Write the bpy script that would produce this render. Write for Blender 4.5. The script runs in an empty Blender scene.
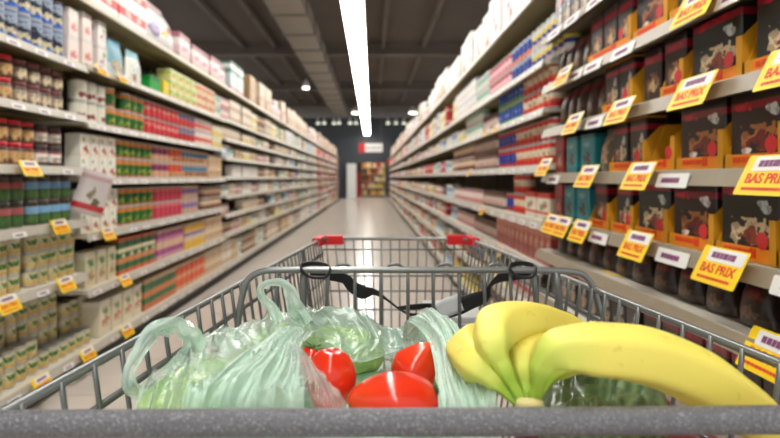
import bpy, math, random
from mathutils import Vector, Matrix, noise
random.seed(7)
PI = math.pi
F = 567.0; VX = 372.0; VY = 178.0; CH = 1.15
C = bpy.context.scene.collection
sc = bpy.context.scene

# ------------------------------------------------------------------ helpers
def px(x, y, Y):
    return Vector(((x - VX) * Y / F, Y, CH - (y - VY) * Y / F))

class MB:
    def __init__(s): s.v = []; s.f = []; s.m = []; s.pc = []; s.sm = []
    def add(s, vs, fs, mi=0, pc=None, smooth=False):
        o = len(s.v); s.v += [tuple(v) for v in vs]
        s.f += [tuple(i + o for i in f) for f in fs]
        s.m += [mi] * len(fs); s.sm += [smooth] * len(fs)
        s.pc += list(pc) if pc else [(0, 0, 0)] * len(vs)
    def box(s, x0, x1, y0, y1, z0, z1, mi=0):
        vs = [(x, y, z) for z in (z0, z1) for y in (y0, y1) for x in (x0, x1)]
        s.add(vs, [(0, 2, 3, 1), (4, 5, 7, 6), (0, 1, 5, 4), (2, 6, 7, 3), (0, 4, 6, 2), (1, 3, 7, 5)], mi)
    def tube(s, pts, r, seg=8, mi=0, closed=False, cap=True):
        pts = [Vector(p) for p in pts]; n = len(pts)
        vs = []; fs = []
        up = None
        for i, p in enumerate(pts):
            if closed: t = pts[(i + 1) % n] - pts[i - 1]
            else: t = pts[min(i + 1, n - 1)] - pts[max(i - 1, 0)]
            t.normalize()
            if up is None:
                up = Vector((0, 0, 1)) if abs(t.z) < .9 else Vector((0, 1, 0))
            a = t.cross(up).normalized(); b = a.cross(t).normalized(); up = b
            rr = r[i] if isinstance(r, (list, tuple)) else r
            for k in range(seg):
                an = 2 * PI * k / seg
                vs.append(p + a * math.cos(an) * rr + b * math.sin(an) * rr)
        for i in range(n if closed else n - 1):
            j = (i + 1) % n
            for k in range(seg):
                l = (k + 1) % seg
                fs.append((i * seg + k, i * seg + l, j * seg + l, j * seg + k))
        if cap and not closed:
            fs.append(tuple(range(seg - 1, -1, -1))); fs.append(tuple((n - 1) * seg + k for k in range(seg)))
        s.add(vs, fs, mi, smooth=True)
    def mesh(s, name, mats):
        me = bpy.data.meshes.new(name); me.from_pydata(s.v, [], s.f)
        for m in mats: me.materials.append(m)
        me.polygons.foreach_set('material_index', s.m)
        me.polygons.foreach_set('use_smooth', s.sm)
        a = me.attributes.new('pc', 'FLOAT_VECTOR', 'POINT')
        a.data.foreach_set('vector', [c for p in s.pc for c in p])
        me.update(); return me
    def build(s, name, mats, parent=None, **k):
        if not isinstance(mats, (list, tuple)): mats = [mats]
        return link(name, s.mesh(name, mats), parent, **k)

def link(name, me, parent=None, loc=None, rz=0, label=None, cat=None, group=None, kind=None):
    o = bpy.data.objects.new(name, me); C.objects.link(o)
    if parent: o.parent = parent
    if loc is not None: o.location = loc
    if rz: o.rotation_euler = (0, 0, rz)
    tag(o, label, cat, group, kind); return o
def tag(o, label=None, cat=None, group=None, kind=None):
    for k, v in (('label', label), ('category', cat), ('group', group), ('kind', kind)):
        if v: o[k] = v
def subdiv(o, n=1):
    m = o.modifiers.new('sub', 'SUBSURF'); m.levels = n; m.render_levels = n
def bevel(o, w, n=2):
    m = o.modifiers.new('bev', 'BEVEL'); m.width = w; m.segments = n; m.limit_method = 'ANGLE'
def catmull(pts, n=8, closed=False):
    P = [Vector(p) for p in pts]; out = []; N = len(P)
    for i in range(N if closed else N - 1):
        p0 = P[(i - 1) % N] if closed or i > 0 else P[0]
        p1 = P[i]; p2 = P[(i + 1) % N]
        p3 = P[(i + 2) % N] if closed or i + 2 < N else P[-1]
        for k in range(n):
            t = k / n
            out.append(.5 * ((2 * p1) + (-p0 + p2) * t + (2 * p0 - 5 * p1 + 4 * p2 - p3) * t * t + (-p0 + 3 * p1 - 3 * p2 + p3) * t ** 3))
    if not closed: out.append(P[-1])
    return out
def lerp(a, b, t): return a + (b - a) * t
def sst(a, b, x):
    t = max(0, min(1, (x - a) / (b - a))); return t * t * (3 - 2 * t)

# ------------------------------------------------------------------ materials
def lin(c):
    return tuple((x / 12.92 if x <= .04045 else ((x + .055) / 1.055) ** 2.4) for x in [v / 255 for v in c]) + (1,)
class NT:
    def __init__(s, name):
        s.mat = bpy.data.materials.new(name); s.mat.use_nodes = True
        s.t = s.mat.node_tree; s.t.nodes.clear()
        s.out = s.n('ShaderNodeOutputMaterial')
    def n(s, ty, **k):
        x = s.t.nodes.new(ty)
        for a, b in k.items(): setattr(x, a, b)
        return x
    def l(s, a, b): s.t.links.new(a, b)
    def math(s, op, a, b=None, c=None, clamp=False):
        m = s.n('ShaderNodeMath', operation=op); m.use_clamp = clamp
        for i, v in enumerate((a, b, c)):
            if v is None: continue
            if isinstance(v, (int, float)): m.inputs[i].default_value = v
            else: s.l(v, m.inputs[i])
        return m.outputs[0]
    def mix(s, fac, a, b):
        m = s.n('ShaderNodeMix', data_type='RGBA')
        for i, v in ((0, fac), (6, a), (7, b)):
            if hasattr(v, 'links'): s.l(v, m.inputs[i])
            else: m.inputs[i].default_value = v
        return m.outputs[2]
    def noise(s, scale, detail=3, vec=None, rough=.5):
        x = s.n('ShaderNodeTexNoise'); x.inputs['Scale'].default_value = scale; x.inputs['Detail'].default_value = detail
        x.inputs['Roughness'].default_value = rough
        if vec is None: vec = s.n('ShaderNodeTexCoord').outputs['Object']
        s.l(vec, x.inputs['Vector']); return x.outputs['Fac']
    def bump(s, h, strength=.3, dist=.002):
        b = s.n('ShaderNodeBump'); b.inputs['Strength'].default_value = strength; b.inputs['Distance'].default_value = dist
        s.l(h, b.inputs['Height']); return b.outputs[0]
    def pri(s, col, rough=.5, metal=0, **k):
        p = s.n('ShaderNodeBsdfPrincipled')
        for nm, v in (('Base Color', col), ('Roughness', rough), ('Metallic', metal)) + tuple(k.items()):
            if hasattr(v, 'links'): s.l(v, p.inputs[nm])
            else: p.inputs[nm].default_value = v
        return p
    def done(s, sh): s.l(sh, s.out.inputs[0]); return s.mat

def plain(name, c, rough=.5, metal=0, var=.12, vs=30, bump=0, bs=200, **k):
    t = NT(name); c = lin(c)
    nz = t.noise(vs)
    col = t.mix(nz, tuple(x * (1 - var) for x in c[:3]) + (1,), tuple(min(1, x * (1 + var)) for x in c[:3]) + (1,))
    p = t.pri(col, rough, metal, **k)
    if bump: t.l(t.bump(t.noise(bs), bump), p.inputs['Normal'])
    return t.done(p.outputs[0])
def emis(name, c, st):
    t = NT(name); e = t.n('ShaderNodeEmission'); e.inputs[0].default_value = lin(c); e.inputs[1].default_value = st
    return t.done(e.outputs[0])

M = {}
M['wire'] = plain('wire_grey', (118, 121, 120), .33, .5, .08)
M['rim'] = plain('rim_grey', (136, 139, 138), .3, .55, .08)
def hammer():
    t = NT('hammered_grey'); tc = t.n('ShaderNodeTexCoord').outputs['Object']
    v = t.n('ShaderNodeTexVoronoi'); v.inputs['Scale'].default_value = 620; t.l(tc, v.inputs['Vector'])
    nz = t.noise(400, 3)
    col = t.mix(nz, lin((92, 92, 96)), lin((134, 134, 140)))
    fl = t.n('ShaderNodeTexVoronoi'); fl.inputs['Scale'].default_value = 380; t.l(tc, fl.inputs['Vector'])
    col = t.mix(t.math('MULTIPLY', t.math('LESS_THAN', fl.outputs['Distance'], .3), .4), col, lin((190, 190, 196)))
    p = t.pri(col, .34, .35)
    h = t.math('ADD', t.math('MULTIPLY', v.outputs['Distance'], .7), nz)
    t.l(t.bump(h, .9, .0014), p.inputs['Normal']); return t.done(p.outputs[0])
M['bar'] = hammer()
M['red_plastic'] = plain('red_plastic', (205, 22, 30), .35, 0, .05)
M['strap'] = plain('black_webbing', (26, 26, 28), .6, 0, .3, 300, .5, 900)
M['tagwhite'] = plain('white_tag', (205, 208, 212), .45, 0, .2, 60)
M['blackplastic'] = plain('black_plastic', (20, 20, 22), .4)
M['greyplastic'] = plain('pale_grey_plastic', (190, 190, 188), .5)
M['rubber'] = plain('grey_rubber', (70, 70, 72), .6)
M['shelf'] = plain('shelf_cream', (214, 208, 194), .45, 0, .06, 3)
M['shelf_under'] = plain('underside_shade_and_frame', (142, 130, 96), .6, 0, .1, 3)  # shelf underside with its shade in the colour; also used for posts, rack frame
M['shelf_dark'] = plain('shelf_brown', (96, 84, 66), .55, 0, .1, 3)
M['backpanel'] = plain('back_panel', (92, 84, 74), .7, 0, .15, 4)
M['kick'] = plain('kick_black', (26, 24, 24), .5)
M['rail'] = plain('rail_white', (186, 180, 168), .4, 0, .12, 25)
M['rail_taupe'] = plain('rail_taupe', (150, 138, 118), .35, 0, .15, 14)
M['ceil'] = plain('ceiling_dark', (94, 84, 76), .85, 0, .15, 1)
M['beam'] = plain('beam_dark', (112, 102, 93), .7, 0, .1, 1)
M['duct'] = plain('duct_metal', (140, 131, 120), .55, .1, .1, 2)
M['wallback'] = plain('wall_charcoal', (66, 70, 76), .8, 0, .08, 1)
M['white'] = plain('clean_white', (235, 235, 232), .5, 0, .03)
M['yellow'] = plain('sign_yellow', (252, 214, 8), .45, 0, .03)
M['red_ink'] = plain('ink_red', (226, 70, 20), .5, 0, .03)
M['purple_ink'] = plain('ink_purple', (128, 60, 110), .5, 0, .1)
M['red'] = plain('sign_red', (205, 40, 45), .5, 0, .05)
M['orange'] = plain('tray_orange', (240, 140, 22), .5, 0, .06, 20)
M['tray_inside'] = plain('tray_ochre', (215, 150, 20), .6, 0, .06, 20)
M['teal'] = plain('end_blue', (60, 70, 120), .5)
M['lamp'] = emis('lamp_strip', (255, 251, 243), 19)
M['bay'] = emis('lamp_bay', (255, 248, 235), 6)
M['spot'] = emis('lamp_spot', (238, 245, 215), 2.2)
def floor_mat():
    t = NT('floor_tiles'); tc = t.n('ShaderNodeTexCoord').outputs['Object']
    b = t.n('ShaderNodeTexBrick'); b.offset = 0; b.inputs['Scale'].default_value = 1
    for k, v in (('Mortar Size', .004), ('Brick Width', .6), ('Row Height', .6)): b.inputs[k].default_value = v
    b.inputs['Color1'].default_value = lin((222, 212, 201)); b.inputs['Color2'].default_value = lin((216, 205, 194)); b.inputs['Mortar'].default_value = lin((165, 155, 145))
    t.l(tc, b.inputs['Vector'])
    nz = t.noise(6, 5); sp = t.noise(120, 4)
    c = t.mix(t.math('MULTIPLY', nz, .35), b.outputs['Color'], lin((190, 178, 166)))
    c = t.mix(t.math('MULTIPLY', sp, .25), c, lin((238, 230, 222)))
    p = t.pri(c, t.math('ADD', t.math('MULTIPLY', nz, .1), .16), 0)
    return t.done(p.outputs[0])
M['floor'] = floor_mat()

def pmat(name, bands, blobs=(), rough=.4, noisy=.25):
    """product print: bands = [(z0,colour)...]; blobs = [(cx,cz,rx,rz,colour)]"""
    t = NT(name); at = t.n('ShaderNodeAttribute'); at.attribute_name = 'pc'
    sp = t.n('ShaderNodeSeparateXYZ'); t.l(at.outputs['Vector'], sp.inputs[0])
    r = t.n('ShaderNodeValToRGB'); r.color_ramp.interpolation = 'CONSTANT'
    el = r.color_ramp.elements
    el[0].position = 0; el[0].color = lin(bands[0][1]); el.remove(el[1])
    for z, c in bands[1:]:
        e = el.new(z); e.color = lin(c)
    t.l(sp.outputs[2], r.inputs[0]); col = r.outputs[0]
    nz = t.noise(3.2, 3, at.outputs['Vector']); wn = t.n('ShaderNodeTexNoise'); wn.inputs['Scale'].default_value = 5; t.l(at.outputs['Vector'], wn.inputs['Vector']); ws = t.n('ShaderNodeSeparateColor'); t.l(wn.outputs['Color'], ws.inputs[0])
    fine = t.noise(11, 2, at.outputs['Vector'])
    for cx, cz, rx, rz, c in blobs:
        dx = t.math('ADD', t.math('DIVIDE', t.math('SUBTRACT', sp.outputs[0], cx), rx), t.math('MULTIPLY', t.math('SUBTRACT', ws.outputs[0], .5), 3.2))
        dz = t.math('ADD', t.math('DIVIDE', t.math('SUBTRACT', sp.outputs[2], cz), rz), t.math('MULTIPLY', t.math('SUBTRACT', ws.outputs[1], .5), 3.2))
        d = t.math('ADD', t.math('MULTIPLY', dx, dx), t.math('MULTIPLY', dz, dz))
        d = t.math('ADD', d, t.math('MULTIPLY', nz, noisy * 2))
        ms = t.math('LESS_THAN', d, 1 + noisy)
        front = t.math('LESS_THAN', sp.outputs[1], .2)
        ms = t.math('MULTIPLY', ms, front)
        c2 = tuple(int(v * .55) for v in c)
        col = t.mix(ms, col, t.mix(t.math('MULTIPLY', t.math('GREATER_THAN', fine, .52), .6), lin(c), lin(c2)))
    p = t.pri(col, rough); return t.done(p.outputs[0])

# ------------------------------------------------------------------ setting
def S(name, mb, mat): return mb.build(name, mat, kind='structure')
m = MB(); m.box(-9, 9, -3, 40, -.1, 0); S('floor', m, M['floor'])
CZ = 5.3
m = MB(); m.box(-9, 9, -3, 40, CZ, CZ + .1); S('ceiling', m, M['ceil'])
# bulkhead wall over the far opening
m = MB(); YB = 32.0
m.box(-9, 9, YB, YB + .3, 2.02, 4.55); m.box(-9, -2.02, YB, YB + .3, 0, 2.02); m.box(1.02, 9, YB, YB + .3, 0, 2.02)
S('wall_back', m, M['wallback'])
m = MB(); m.box(-2.02, -1.45, YB - .05, YB + .3, 0, 2.02); S('trim_1', m, M['wallback'])
m = MB(); m.box(-6, 6, 39, 39.2, 0, 3); S('wall_far', m, plain('wall_tan', (120, 104, 88), .7))
# roof beams across the shop and purlins along it
for i, y in enumerate((10.5, 17.5, 24.5, 30.5)):
    m = MB(); m.box(-9, 9, y, y + .3, CZ - .34, CZ - .28); m.box(-9, 9, y + .12, y + .18, CZ - .28, CZ - .03); m.box(-9, 9, y, y + .3, CZ - .06, CZ)
    m.build('roof_beam', M['beam'], label='dark steel beam running across the ceiling over the aisle', cat='beam', group='roof beams across the aisle')
for x in (-5.8, -4.0, -3.0, .35, 1.6, 3.4):
    m = MB(); m.box(x - .05, x + .05, 4, 31.5, CZ - .14, CZ - .001)
    for k in range(14): m.box(x - .08, x + .08, 4 + k * 2, 4.1 + k * 2, CZ - .17, CZ - .14)
    m.build('ceiling_rail', M['beam'], label='thin dark rail running along the ceiling above the aisle', cat='rail', group='ceiling rails along the aisle')
# duct
m = MB(); m.box(-2.05, -1.35, 2, 30.4, 4.5, 4.92)
duct = m.build('air_duct', M['duct'], label='long rectangular metal air duct hanging left of the strip light', cat='duct')
for k in range(18):
    m = MB(); y = 2 + k * 1.6; m.box(-2.08, -1.32, y, y + .06, 4.47, 4.94); m.build('seam_flange', M['beam'], duct)
# strip light
lz = 3.55
root = link('strip_light', None, None, (-.27, 0, lz), label='long continuous white strip light above the middle of the aisle', cat='light')
for k in range(16):
    y = -3.5 + k * 2.2
    m = MB(); m.box(-.15, .15, y + .015, y + 2.185, 0, .05); m.build('lamp_diffuser', M['lamp'], root)
m = MB(); m.box(-.165, .165, -3.5, 31.7, .05, .11); m.build('lamp_housing', M['beam'], root)
for k in range(9):
    m = MB(); y = -2 + k * 4.0; m.tube([(0, y, .11), (0, y, CZ - lz)], .006, 6); m.build('suspension_rod', M['beam'], root)
# round bay lamps and the row of small lamps near the back wall
def bay_lamp(x, y, z, r, lab, grp=None, bm='bay'):
    root = link('pendant_lamp', None, None, (x, y, z), label=lab, cat='lamp', group=grp)
    m = MB(); n = 16
    m.tube([(0, 0, .02), (0, 0, .12), (0, 0, .3)], [r, r * .8, r * .25], n); m.build('lamp_shade', M['white'], root)
    m = MB(); m.tube([(0, 0, -.03), (0, 0, .03)], [r * .8, r * .92], n); m.build('lamp_bulb', M[bm], root)
    m = MB(); m.tube([(0, 0, .3), (0, 0, CZ - z)], .01, 6); m.build('cable', M['beam'], root)
for xx, yy, Y, r in ((356, 113, 27, .22), (413, 113, 27, .22), (306, 88, 20, .13)):
    p = px(xx, yy, Y)
    bay_lamp(p.x, p.y, p.z, r, {356: 'round glowing ceiling lamp just left of the strip light end', 413: 'round glowing ceiling lamp right of the strip light, above the right shelves', 306: 'small faint round lamp beside the air duct'}[xx])
for i, xx in enumerate((318, 324, 334, 339, 350, 356, 388, 396, 404, 416)):
    p = px(xx, 123.5, 31.2); bay_lamp(p.x, p.y, p.z, .11, 'small bright spot lamp in the row before the dark back wall', 'spot lamps before the back wall', 'spot')
root = link('rack_fill_light', None, None, (.1, 33.4, 2.75), label='added fill lamp brightening the distant display rack', cat='light')  # added lamp, put here to brighten the distant rack
m = MB(); m.box(-1.1, 1.1, -.1, .1, 0, .05); m.build('lamp_diffuser', M['lamp'], root)
m = MB(); m.box(-1.12, 1.12, -.11, .11, .05, .1); m.tube([(-.9, 0, .1), (-.9, 0, CZ - 2.75)], .01, 6); m.tube([(.9, 0, .1), (.9, 0, CZ - 2.75)], .01, 6); m.build('lamp_housing', M['beam'], root)
# hanging aisle sign
root = link('aisle_sign', None, None, (-.05, 24, 2.42), label='white hanging sign with red end panel at end of aisle', cat='sign')
m = MB(); m.box(-.24, .5, -.02, .02, -.17, .19); b = m.build('sign_panel', M['white'], root)
m = MB(); m.box(-.5, -.24, -.025, .025, -.19, .2); m.build('red_end', M['red'], root)
m = MB()
for k in range(5): m.box(-.16 + k * .12, -.08 + k * .12, -.024, -.021, -.03 + .02 * (k % 2), .04)
m.build('lettering', plain('ink_grey', (90, 90, 95), .5), b)
m = MB(); m.tube([(-.45, 0, .19), (-.45, 0, 2.85)], .006, 6); m.tube([(.45, 0, .19), (.45, 0, 2.85)], .006, 6); m.build('hanging_wire', M['beam'], root)

# ------------------------------------------------------------------ shelving
LX = -1.67; RX = .86; DEP = .46
ORD = ['first', 'second', 'third', 'fourth', 'fifth', 'sixth', 'seventh', 'eighth', 'ninth', 'tenth', 'eleventh', 'twelfth', 'thirteenth', 'fourteenth', 'fifteenth', 'sixteenth', 'seventeenth', 'eighteenth', 'nineteenth', 'twentieth'] + ['far'] * 40
bay_mesh = {}
def shelf_mesh(L, deck, mats, base=False):
    key = ('s', L, deck, base, mats)
    if key not in bay_mesh:
        m = MB(); d = DEP
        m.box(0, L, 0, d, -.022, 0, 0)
        m.box(0, L, .001, d, -.0245, -.022, 1)  # thin darker layer, underside shade painted as colour
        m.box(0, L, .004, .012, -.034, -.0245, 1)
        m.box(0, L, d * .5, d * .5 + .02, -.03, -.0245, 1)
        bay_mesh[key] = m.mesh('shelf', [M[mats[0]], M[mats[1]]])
        m = MB()   # slanted price rail
        h = .04
        t = .02
        vs = [(0, 0, 0), (L, 0, 0), (0, -.008, .003), (L, -.008, .003), (0, -t - .004, -h), (L, -t - .004, -h), (0, -t + .004, -h), (L, -t + .004, -h)]
        m.add(vs, [(0, 1, 3, 2), (2, 3, 5, 4), (4, 5, 7, 6), (6, 7, 1, 0), (0, 2, 4, 6), (1, 7, 5, 3)])
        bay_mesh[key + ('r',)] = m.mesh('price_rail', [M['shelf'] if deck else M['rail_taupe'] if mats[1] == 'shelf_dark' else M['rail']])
    return bay_mesh[key], bay_mesh[key + ('r',)]
def bay(side, y0, L, levels, deck, label, grp, mats=('shelf', 'shelf_under')):
    """local x runs along the aisle, local y away from the aisle"""
    if side < 0: loc = (LX, y0, 0); rz = PI / 2
    else: loc = (RX, y0 + L, 0); rz = -PI / 2
    r = link('shelving_unit', None, None, loc, rz, label, 'shelving', grp)
    key = ('b', L, side)
    if key not in bay_mesh:
        m = MB(); m.box(0, L, DEP, DEP + .03, .04, 2.5); bay_mesh[key] = m.mesh('back_panel', [M['backpanel']])
        m = MB(); m.box(0, L, .045, DEP, 0, .1); bay_mesh[key + ('k',)] = m.mesh('kick_plate', [M['kick']])
        m = MB(); m.box(.002, .03, DEP - .04, DEP - .001, 0, 2.5)
        for k in range(40): m.box(.011, .021, DEP - .044, DEP - .04, .15 + k * .05, .17 + k * .05)
        bay_mesh[key + ('u',)] = m.mesh('upright_post', [M['shelf_under']])
    link('back_panel', bay_mesh[key], r); link('kick_plate', bay_mesh[key + ('k',)], r); link('upright_post', bay_mesh[key + ('u',)], r)
    for z in levels + [deck]:
        a, b = shelf_mesh(L, z == deck, mats)
        s = link('shelf', a, r); s.location = (0, -.03 if side > 0 and z < .81 and y0 < 2.7 else 0, z)
        q = link('price_rail', b, s)
    return r
DL, DR = 2.20, 2.12
cfgA = [1.80, 1.51, 1.21, .91, .60, .15]
cfgB = [1.82, 1.48, 1.15, .82, .49, .15]
cfgC = [1.83, 1.61, 1.39, 1.17, .95, .73, .51, .15]
cfgE = [1.74, 1.50, 1.215, .93, .70, .44, .15]
cfgD = [1.84, 1.60, 1.385, 1.17, .955, .80, .585, .37, .15]
lbays = []; rbays = []
y = 1.22
while y < 28:
    if y < 3.2: cfg, L = cfgA, 1.04
    elif y < 6.4: cfg, L = cfgB, 1.04
    else: cfg, L = cfgC, 1.04
    lbays.append((y, L, cfg)); y += L
y = .73
while y < 28:
    cfg = cfgD if y < 2.7 else cfgE
    rbays.append((y, 1.04, cfg)); y += 1.04
for i, (y, L, cfg) in enumerate(lbays):
    vis = i - 1
    lab = 'cream shelving unit on the left, %s from the near end' % ORD[i] if i < 20 else 'cream shelving unit far down the left side of the aisle'
    bay(-1, y, L, cfg, DL, lab, 'shelving units along the left')
for i, (y, L, cfg) in enumerate(rbays):
    lab = 'shelving unit on the right, %s from the near end' % ORD[i] if i < 20 else 'shelving unit far down the right side of the aisle'
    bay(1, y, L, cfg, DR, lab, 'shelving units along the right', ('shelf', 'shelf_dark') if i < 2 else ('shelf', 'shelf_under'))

# ------------------------------------------------------------------ product meshes
def rings(prof, seg, w, mi_fn):
    """lathe; prof [(r,z,mat)], returns add args"""
    vs = []; pc = []
    zm = max(p[1] for p in prof)
    for r, z, _ in prof:
        for k in range(seg):
            a = 2 * PI * k / seg
            x, yy = r * math.cos(a), r * math.sin(a)
            vs.append((x, yy, z)); pc.append((x / w, yy / w, z / zm))
    return vs, pc
def lathe(mb, prof, w, seg=14):
    vs, pc = rings(prof, seg, w, None)
    n = len(prof)
    o = len(mb.v)
    fs = []; ms = []
    for i in range(n - 1):
        for k in range(seg):
            l = (k + 1) % seg
            fs.append((i * seg + k, i * seg + l, (i + 1) * seg + l, (i + 1) * seg + k)); ms.append(prof[i + 1][2])
    fs.append(tuple(range(seg - 1, -1, -1))); ms.append(prof[0][2])
    fs.append(tuple((n - 1) * seg + k for k in range(seg))); ms.append(prof[-1][2])
    mb.add(vs, fs, 0, pc); mb.m[-len(fs):] = ms; mb.sm[-len(fs):] = [True] * (len(fs) - 2) + [False] * 2
M['tin'] = plain('tin', (190, 190, 188), .3, .8)
def shape_can(w, h, seg=14):
    m = MB(); r = w / 2
    lathe(m, [(r * .94, 0, 1), (r, .004, 1), (r * .985, .008, 1), (r * .985, .01, 0), (r * .985, h - .01, 0), (r * .985, h - .008, 1), (r, h - .004, 1), (r * .98, h, 1), (r * .93, h - .004, 1)], w, seg); return m
def shape_jar(w, h, seg=14):
    m = MB(); r = w / 2
    lathe(m, [(r * .9, 0, 0), (r, .008, 0), (r, h * .72, 0), (r * .86, h * .8, 0), (r * .86, h * .82, 1), (r * .92, h * .82, 1), (r * .92, h, 1)], w, seg); return m
def shape_box(w, h, d, seg=0):
    m = MB(); e = min(.004, w * .05)
    vs = []; pc = []
    for z in (0, h):
        for (x, yy) in ((-w / 2, e), (-w / 2 + e, 0), (w / 2 - e, 0), (w / 2, e), (w / 2, d - e), (w / 2 - e, d), (-w / 2 + e, d), (-w / 2, d - e)):
            vs.append((x, yy, z)); pc.append((x / w, yy / d - .5, z / h))
    fs = [(k, (k + 1) % 8, (k + 1) % 8 + 8, k + 8) for k in range(8)] + [tuple(range(7, -1, -1)), tuple(range(8, 16))]
    m.add(vs, fs, 0, pc); m.f = m.f; 
    # a top flap seam
    return m
def shape_pouch(w, h, d, seg=0):
    m = MB(); vs = []; pc = []; nx = 10; rows = [(0, .7, 1), (.05, 1, 1), (.3, 1, 1), (.6, .8, .99), (.82, .4, .97), (.9, .08, .95), (1, .05, .97)]
    for z, dd, ww in rows:
        for k in range(nx * 2):
            if k < nx: u = -1 + 2 * k / (nx - 1); s = -1
            else: u = 1 - 2 * (k - nx) / (nx - 1); s = 1
            yy = s * d / 2 * dd * math.sqrt(max(0, 1 - abs(u) ** 3)) 
            vs.append((u * w / 2 * ww, yy + d / 2, z * h)); pc.append((u / 2, yy / d, z))
    n = nx * 2; fs = []
    for i in range(len(rows) - 1):
        for k in range(n): fs.append((i * n + k, i * n + (k + 1) % n, (i + 1) * n + (k + 1) % n, (i + 1) * n + k))
    fs.append(tuple(range(n - 1, -1, -1))); fs.append(tuple((len(rows) - 1) * n + k for k in range(n)))
    m.add(vs, fs, 0, pc, True); return m

W_ = (238, 232, 220)
SP = {}
def spec(key, kind, shape, w, h, d, desc, bands, blobs=(), lid=None, cat=None, rough=.4):
    mat = pmat(key + '_print', bands, blobs, rough)
    m2 = plain(key + '_lid', lid, .35) if lid else M['tin']
    if shape == 'can': mk = lambda seg: shape_can(w, h, seg)
    elif shape == 'jar': mk = lambda seg: shape_jar(w, h, seg)
    elif shape == 'pouch': mk = lambda seg: shape_pouch(w, h, d)
    else: mk = lambda seg: shape_box(w, h, d)
    mb = mk(16)
    SP[key] = dict(kind=kind, w=w, h=h, d=d, desc=desc, mb=mb, lo=mk(8), mats=[mat, m2], shape=shape, cat=cat or {'can': 'can', 'jar': 'jar', 'box': 'box', 'pouch': 'pouch'}[shape])
    SP[key]['me'] = mb.mesh(kind, [mat, m2])
# left near
spec('navy', 'milk_powder_can', 'can', .098, .155, 0, 'navy and silver can with blue band', [(0, (40, 96, 190)), (.2, (24, 34, 62)), (.75, (150, 165, 190)), (.9, (24, 34, 62))], [(0, .3, .5, .1, (225, 215, 180)), (0, .65, .4, .1, (170, 185, 205))], (170, 175, 185))
spec('redlid', 'nut_jar', 'jar', .095, .108, 0, 'red-lidded jar of nuts', [(0, (110, 74, 52)), (.3, (196, 150, 96)), (.62, (84, 50, 40))], [(0, .36, .38, .22, (214, 176, 120))], (205, 24, 44))
spec('brownlid', 'nut_jar', 'jar', .095, .108, 0, 'brown-lidded jar with pale beans', [(0, (92, 74, 62)), (.2, (160, 140, 118)), (.62, (82, 56, 48))], [(0, .35, .36, .22, (228, 212, 180))], (122, 62, 62))
spec('whitejar', 'nut_jar', 'jar', .095, .108, 0, 'dark-lidded jar with white label', [(0, (84, 60, 52)), (.2, (230, 226, 220)), (.6, (150, 66, 66)), (.7, (60, 44, 40))], [(0, .35, .3, .12, (180, 160, 140))], (60, 44, 44))
spec('redgreen', 'pickle_jar', 'jar', .1, .125, 0, 'dark green jar with red label', [(0, (62, 88, 50)), (.5, (170, 84, 84)), (.75, (56, 60, 46))], [(0, .28, .42, .18, (74, 116, 58))], (56, 50, 44))
spec('bluegreen', 'pickle_jar', 'jar', .1, .125, 0, 'dark green jar with pale blue label', [(0, (62, 88, 50)), (.45, (120, 168, 204)), (.75, (62, 62, 50))], [(0, .25, .42, .16, (84, 130, 66))], (80, 62, 52))
spec('veg', 'food_can', 'can', .082, .086, 0, 'small beige can with green vegetable picture', [(0, (212, 190, 128)), (.42, (222, 214, 178)), (.85, (170, 180, 130))], [(0, .58, .32, .2, (68, 124, 50)), (0, .2, .4, .1, (216, 182, 110))])
spec('pinkcarton', 'food_box', 'box', .11, .155, .1, 'white box with pink and coral picture', [(0, (240, 226, 220)), (.85, (226, 218, 214))], [(0, .35, .3, .18, (232, 132, 128))])
spec('lilaccarton', 'food_box', 'box', .11, .155, .1, 'white box with faint lilac picture', [(0, (236, 230, 226)), (.9, (214, 208, 206))], [(0, .4, .26, .15, (190, 150, 170)), (.2, .7, .15, .1, (150, 190, 120))])
spec('whitedot', 'food_can', 'can', .105, .125, 0, 'white can with dark red beans picture', [(0, (224, 222, 206)), (.9, (160, 190, 150))], [(0, .3, .28, .14, (140, 46, 52))])
spec('tallwhite', 'food_box', 'box', .105, .13, .1, 'white carton with red picture and green leaf', [(0, (236, 226, 206)), (.12, (240, 238, 228))], [(0, .32, .26, .15, (176, 66, 52)), (.22, .16, .16, .08, (222, 150, 90)), (-.2, .75, .1, .1, (120, 160, 90))])
spec('bluepouch', 'food_pouch', 'pouch', .2, .26, .08, 'pale blue pouch', [(0, (190, 205, 206)), (.35, (120, 170, 186)), (.8, (84, 150, 176))], [(0, .3, .3, .15, (206, 190, 160))])
spec('whitepouch', 'food_pouch', 'pouch', .22, .25, .09, 'white and light blue pouch', [(0, (226, 226, 216)), (.75, (150, 200, 210))], [(.05, .45, .3, .2, (206, 216, 214)), (-.2, .2, .1, .1, (180, 140, 110))])
spec('greenbox', 'food_box', 'box', .2, .125, .12, 'bright green box', [(0, (24, 160, 62)), (.7, (14, 130, 52))], [(0, .4, .1, .3, (20, 180, 80))])
spec('yellowbox', 'food_box', 'box', .12, .13, .1, 'yellow box', [(0, (230, 205, 40))], [(0, .5, .2, .2, (240, 230, 180))])
spec('palegreen', 'food_box', 'box', .16, .085, .12, 'flat pale green carton', [(0, (222, 220, 140)), (.5, (184, 204, 110)), (.85, (230, 228, 190))], [(0, .4, .3, .2, (210, 120, 90))])
spec('pinkflat', 'food_box', 'box', .16, .085, .12, 'flat salmon and cream carton', [(0, (226, 200, 150)), (.4, (220, 140, 110)), (.8, (232, 214, 180))], [(0, .5, .3, .2, (200, 80, 70))])
spec('greenor', 'food_can', 'can', .104, .13, 0, 'green can with orange band', [(0, (190, 96, 60)), (.14, (34, 104, 44)), (.7, (216, 134, 60)), (.9, (60, 90, 50))], [(0, .36, .2, .16, (196, 196, 50)), (.14, .6, .12, .1, (30, 110, 50))])
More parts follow.
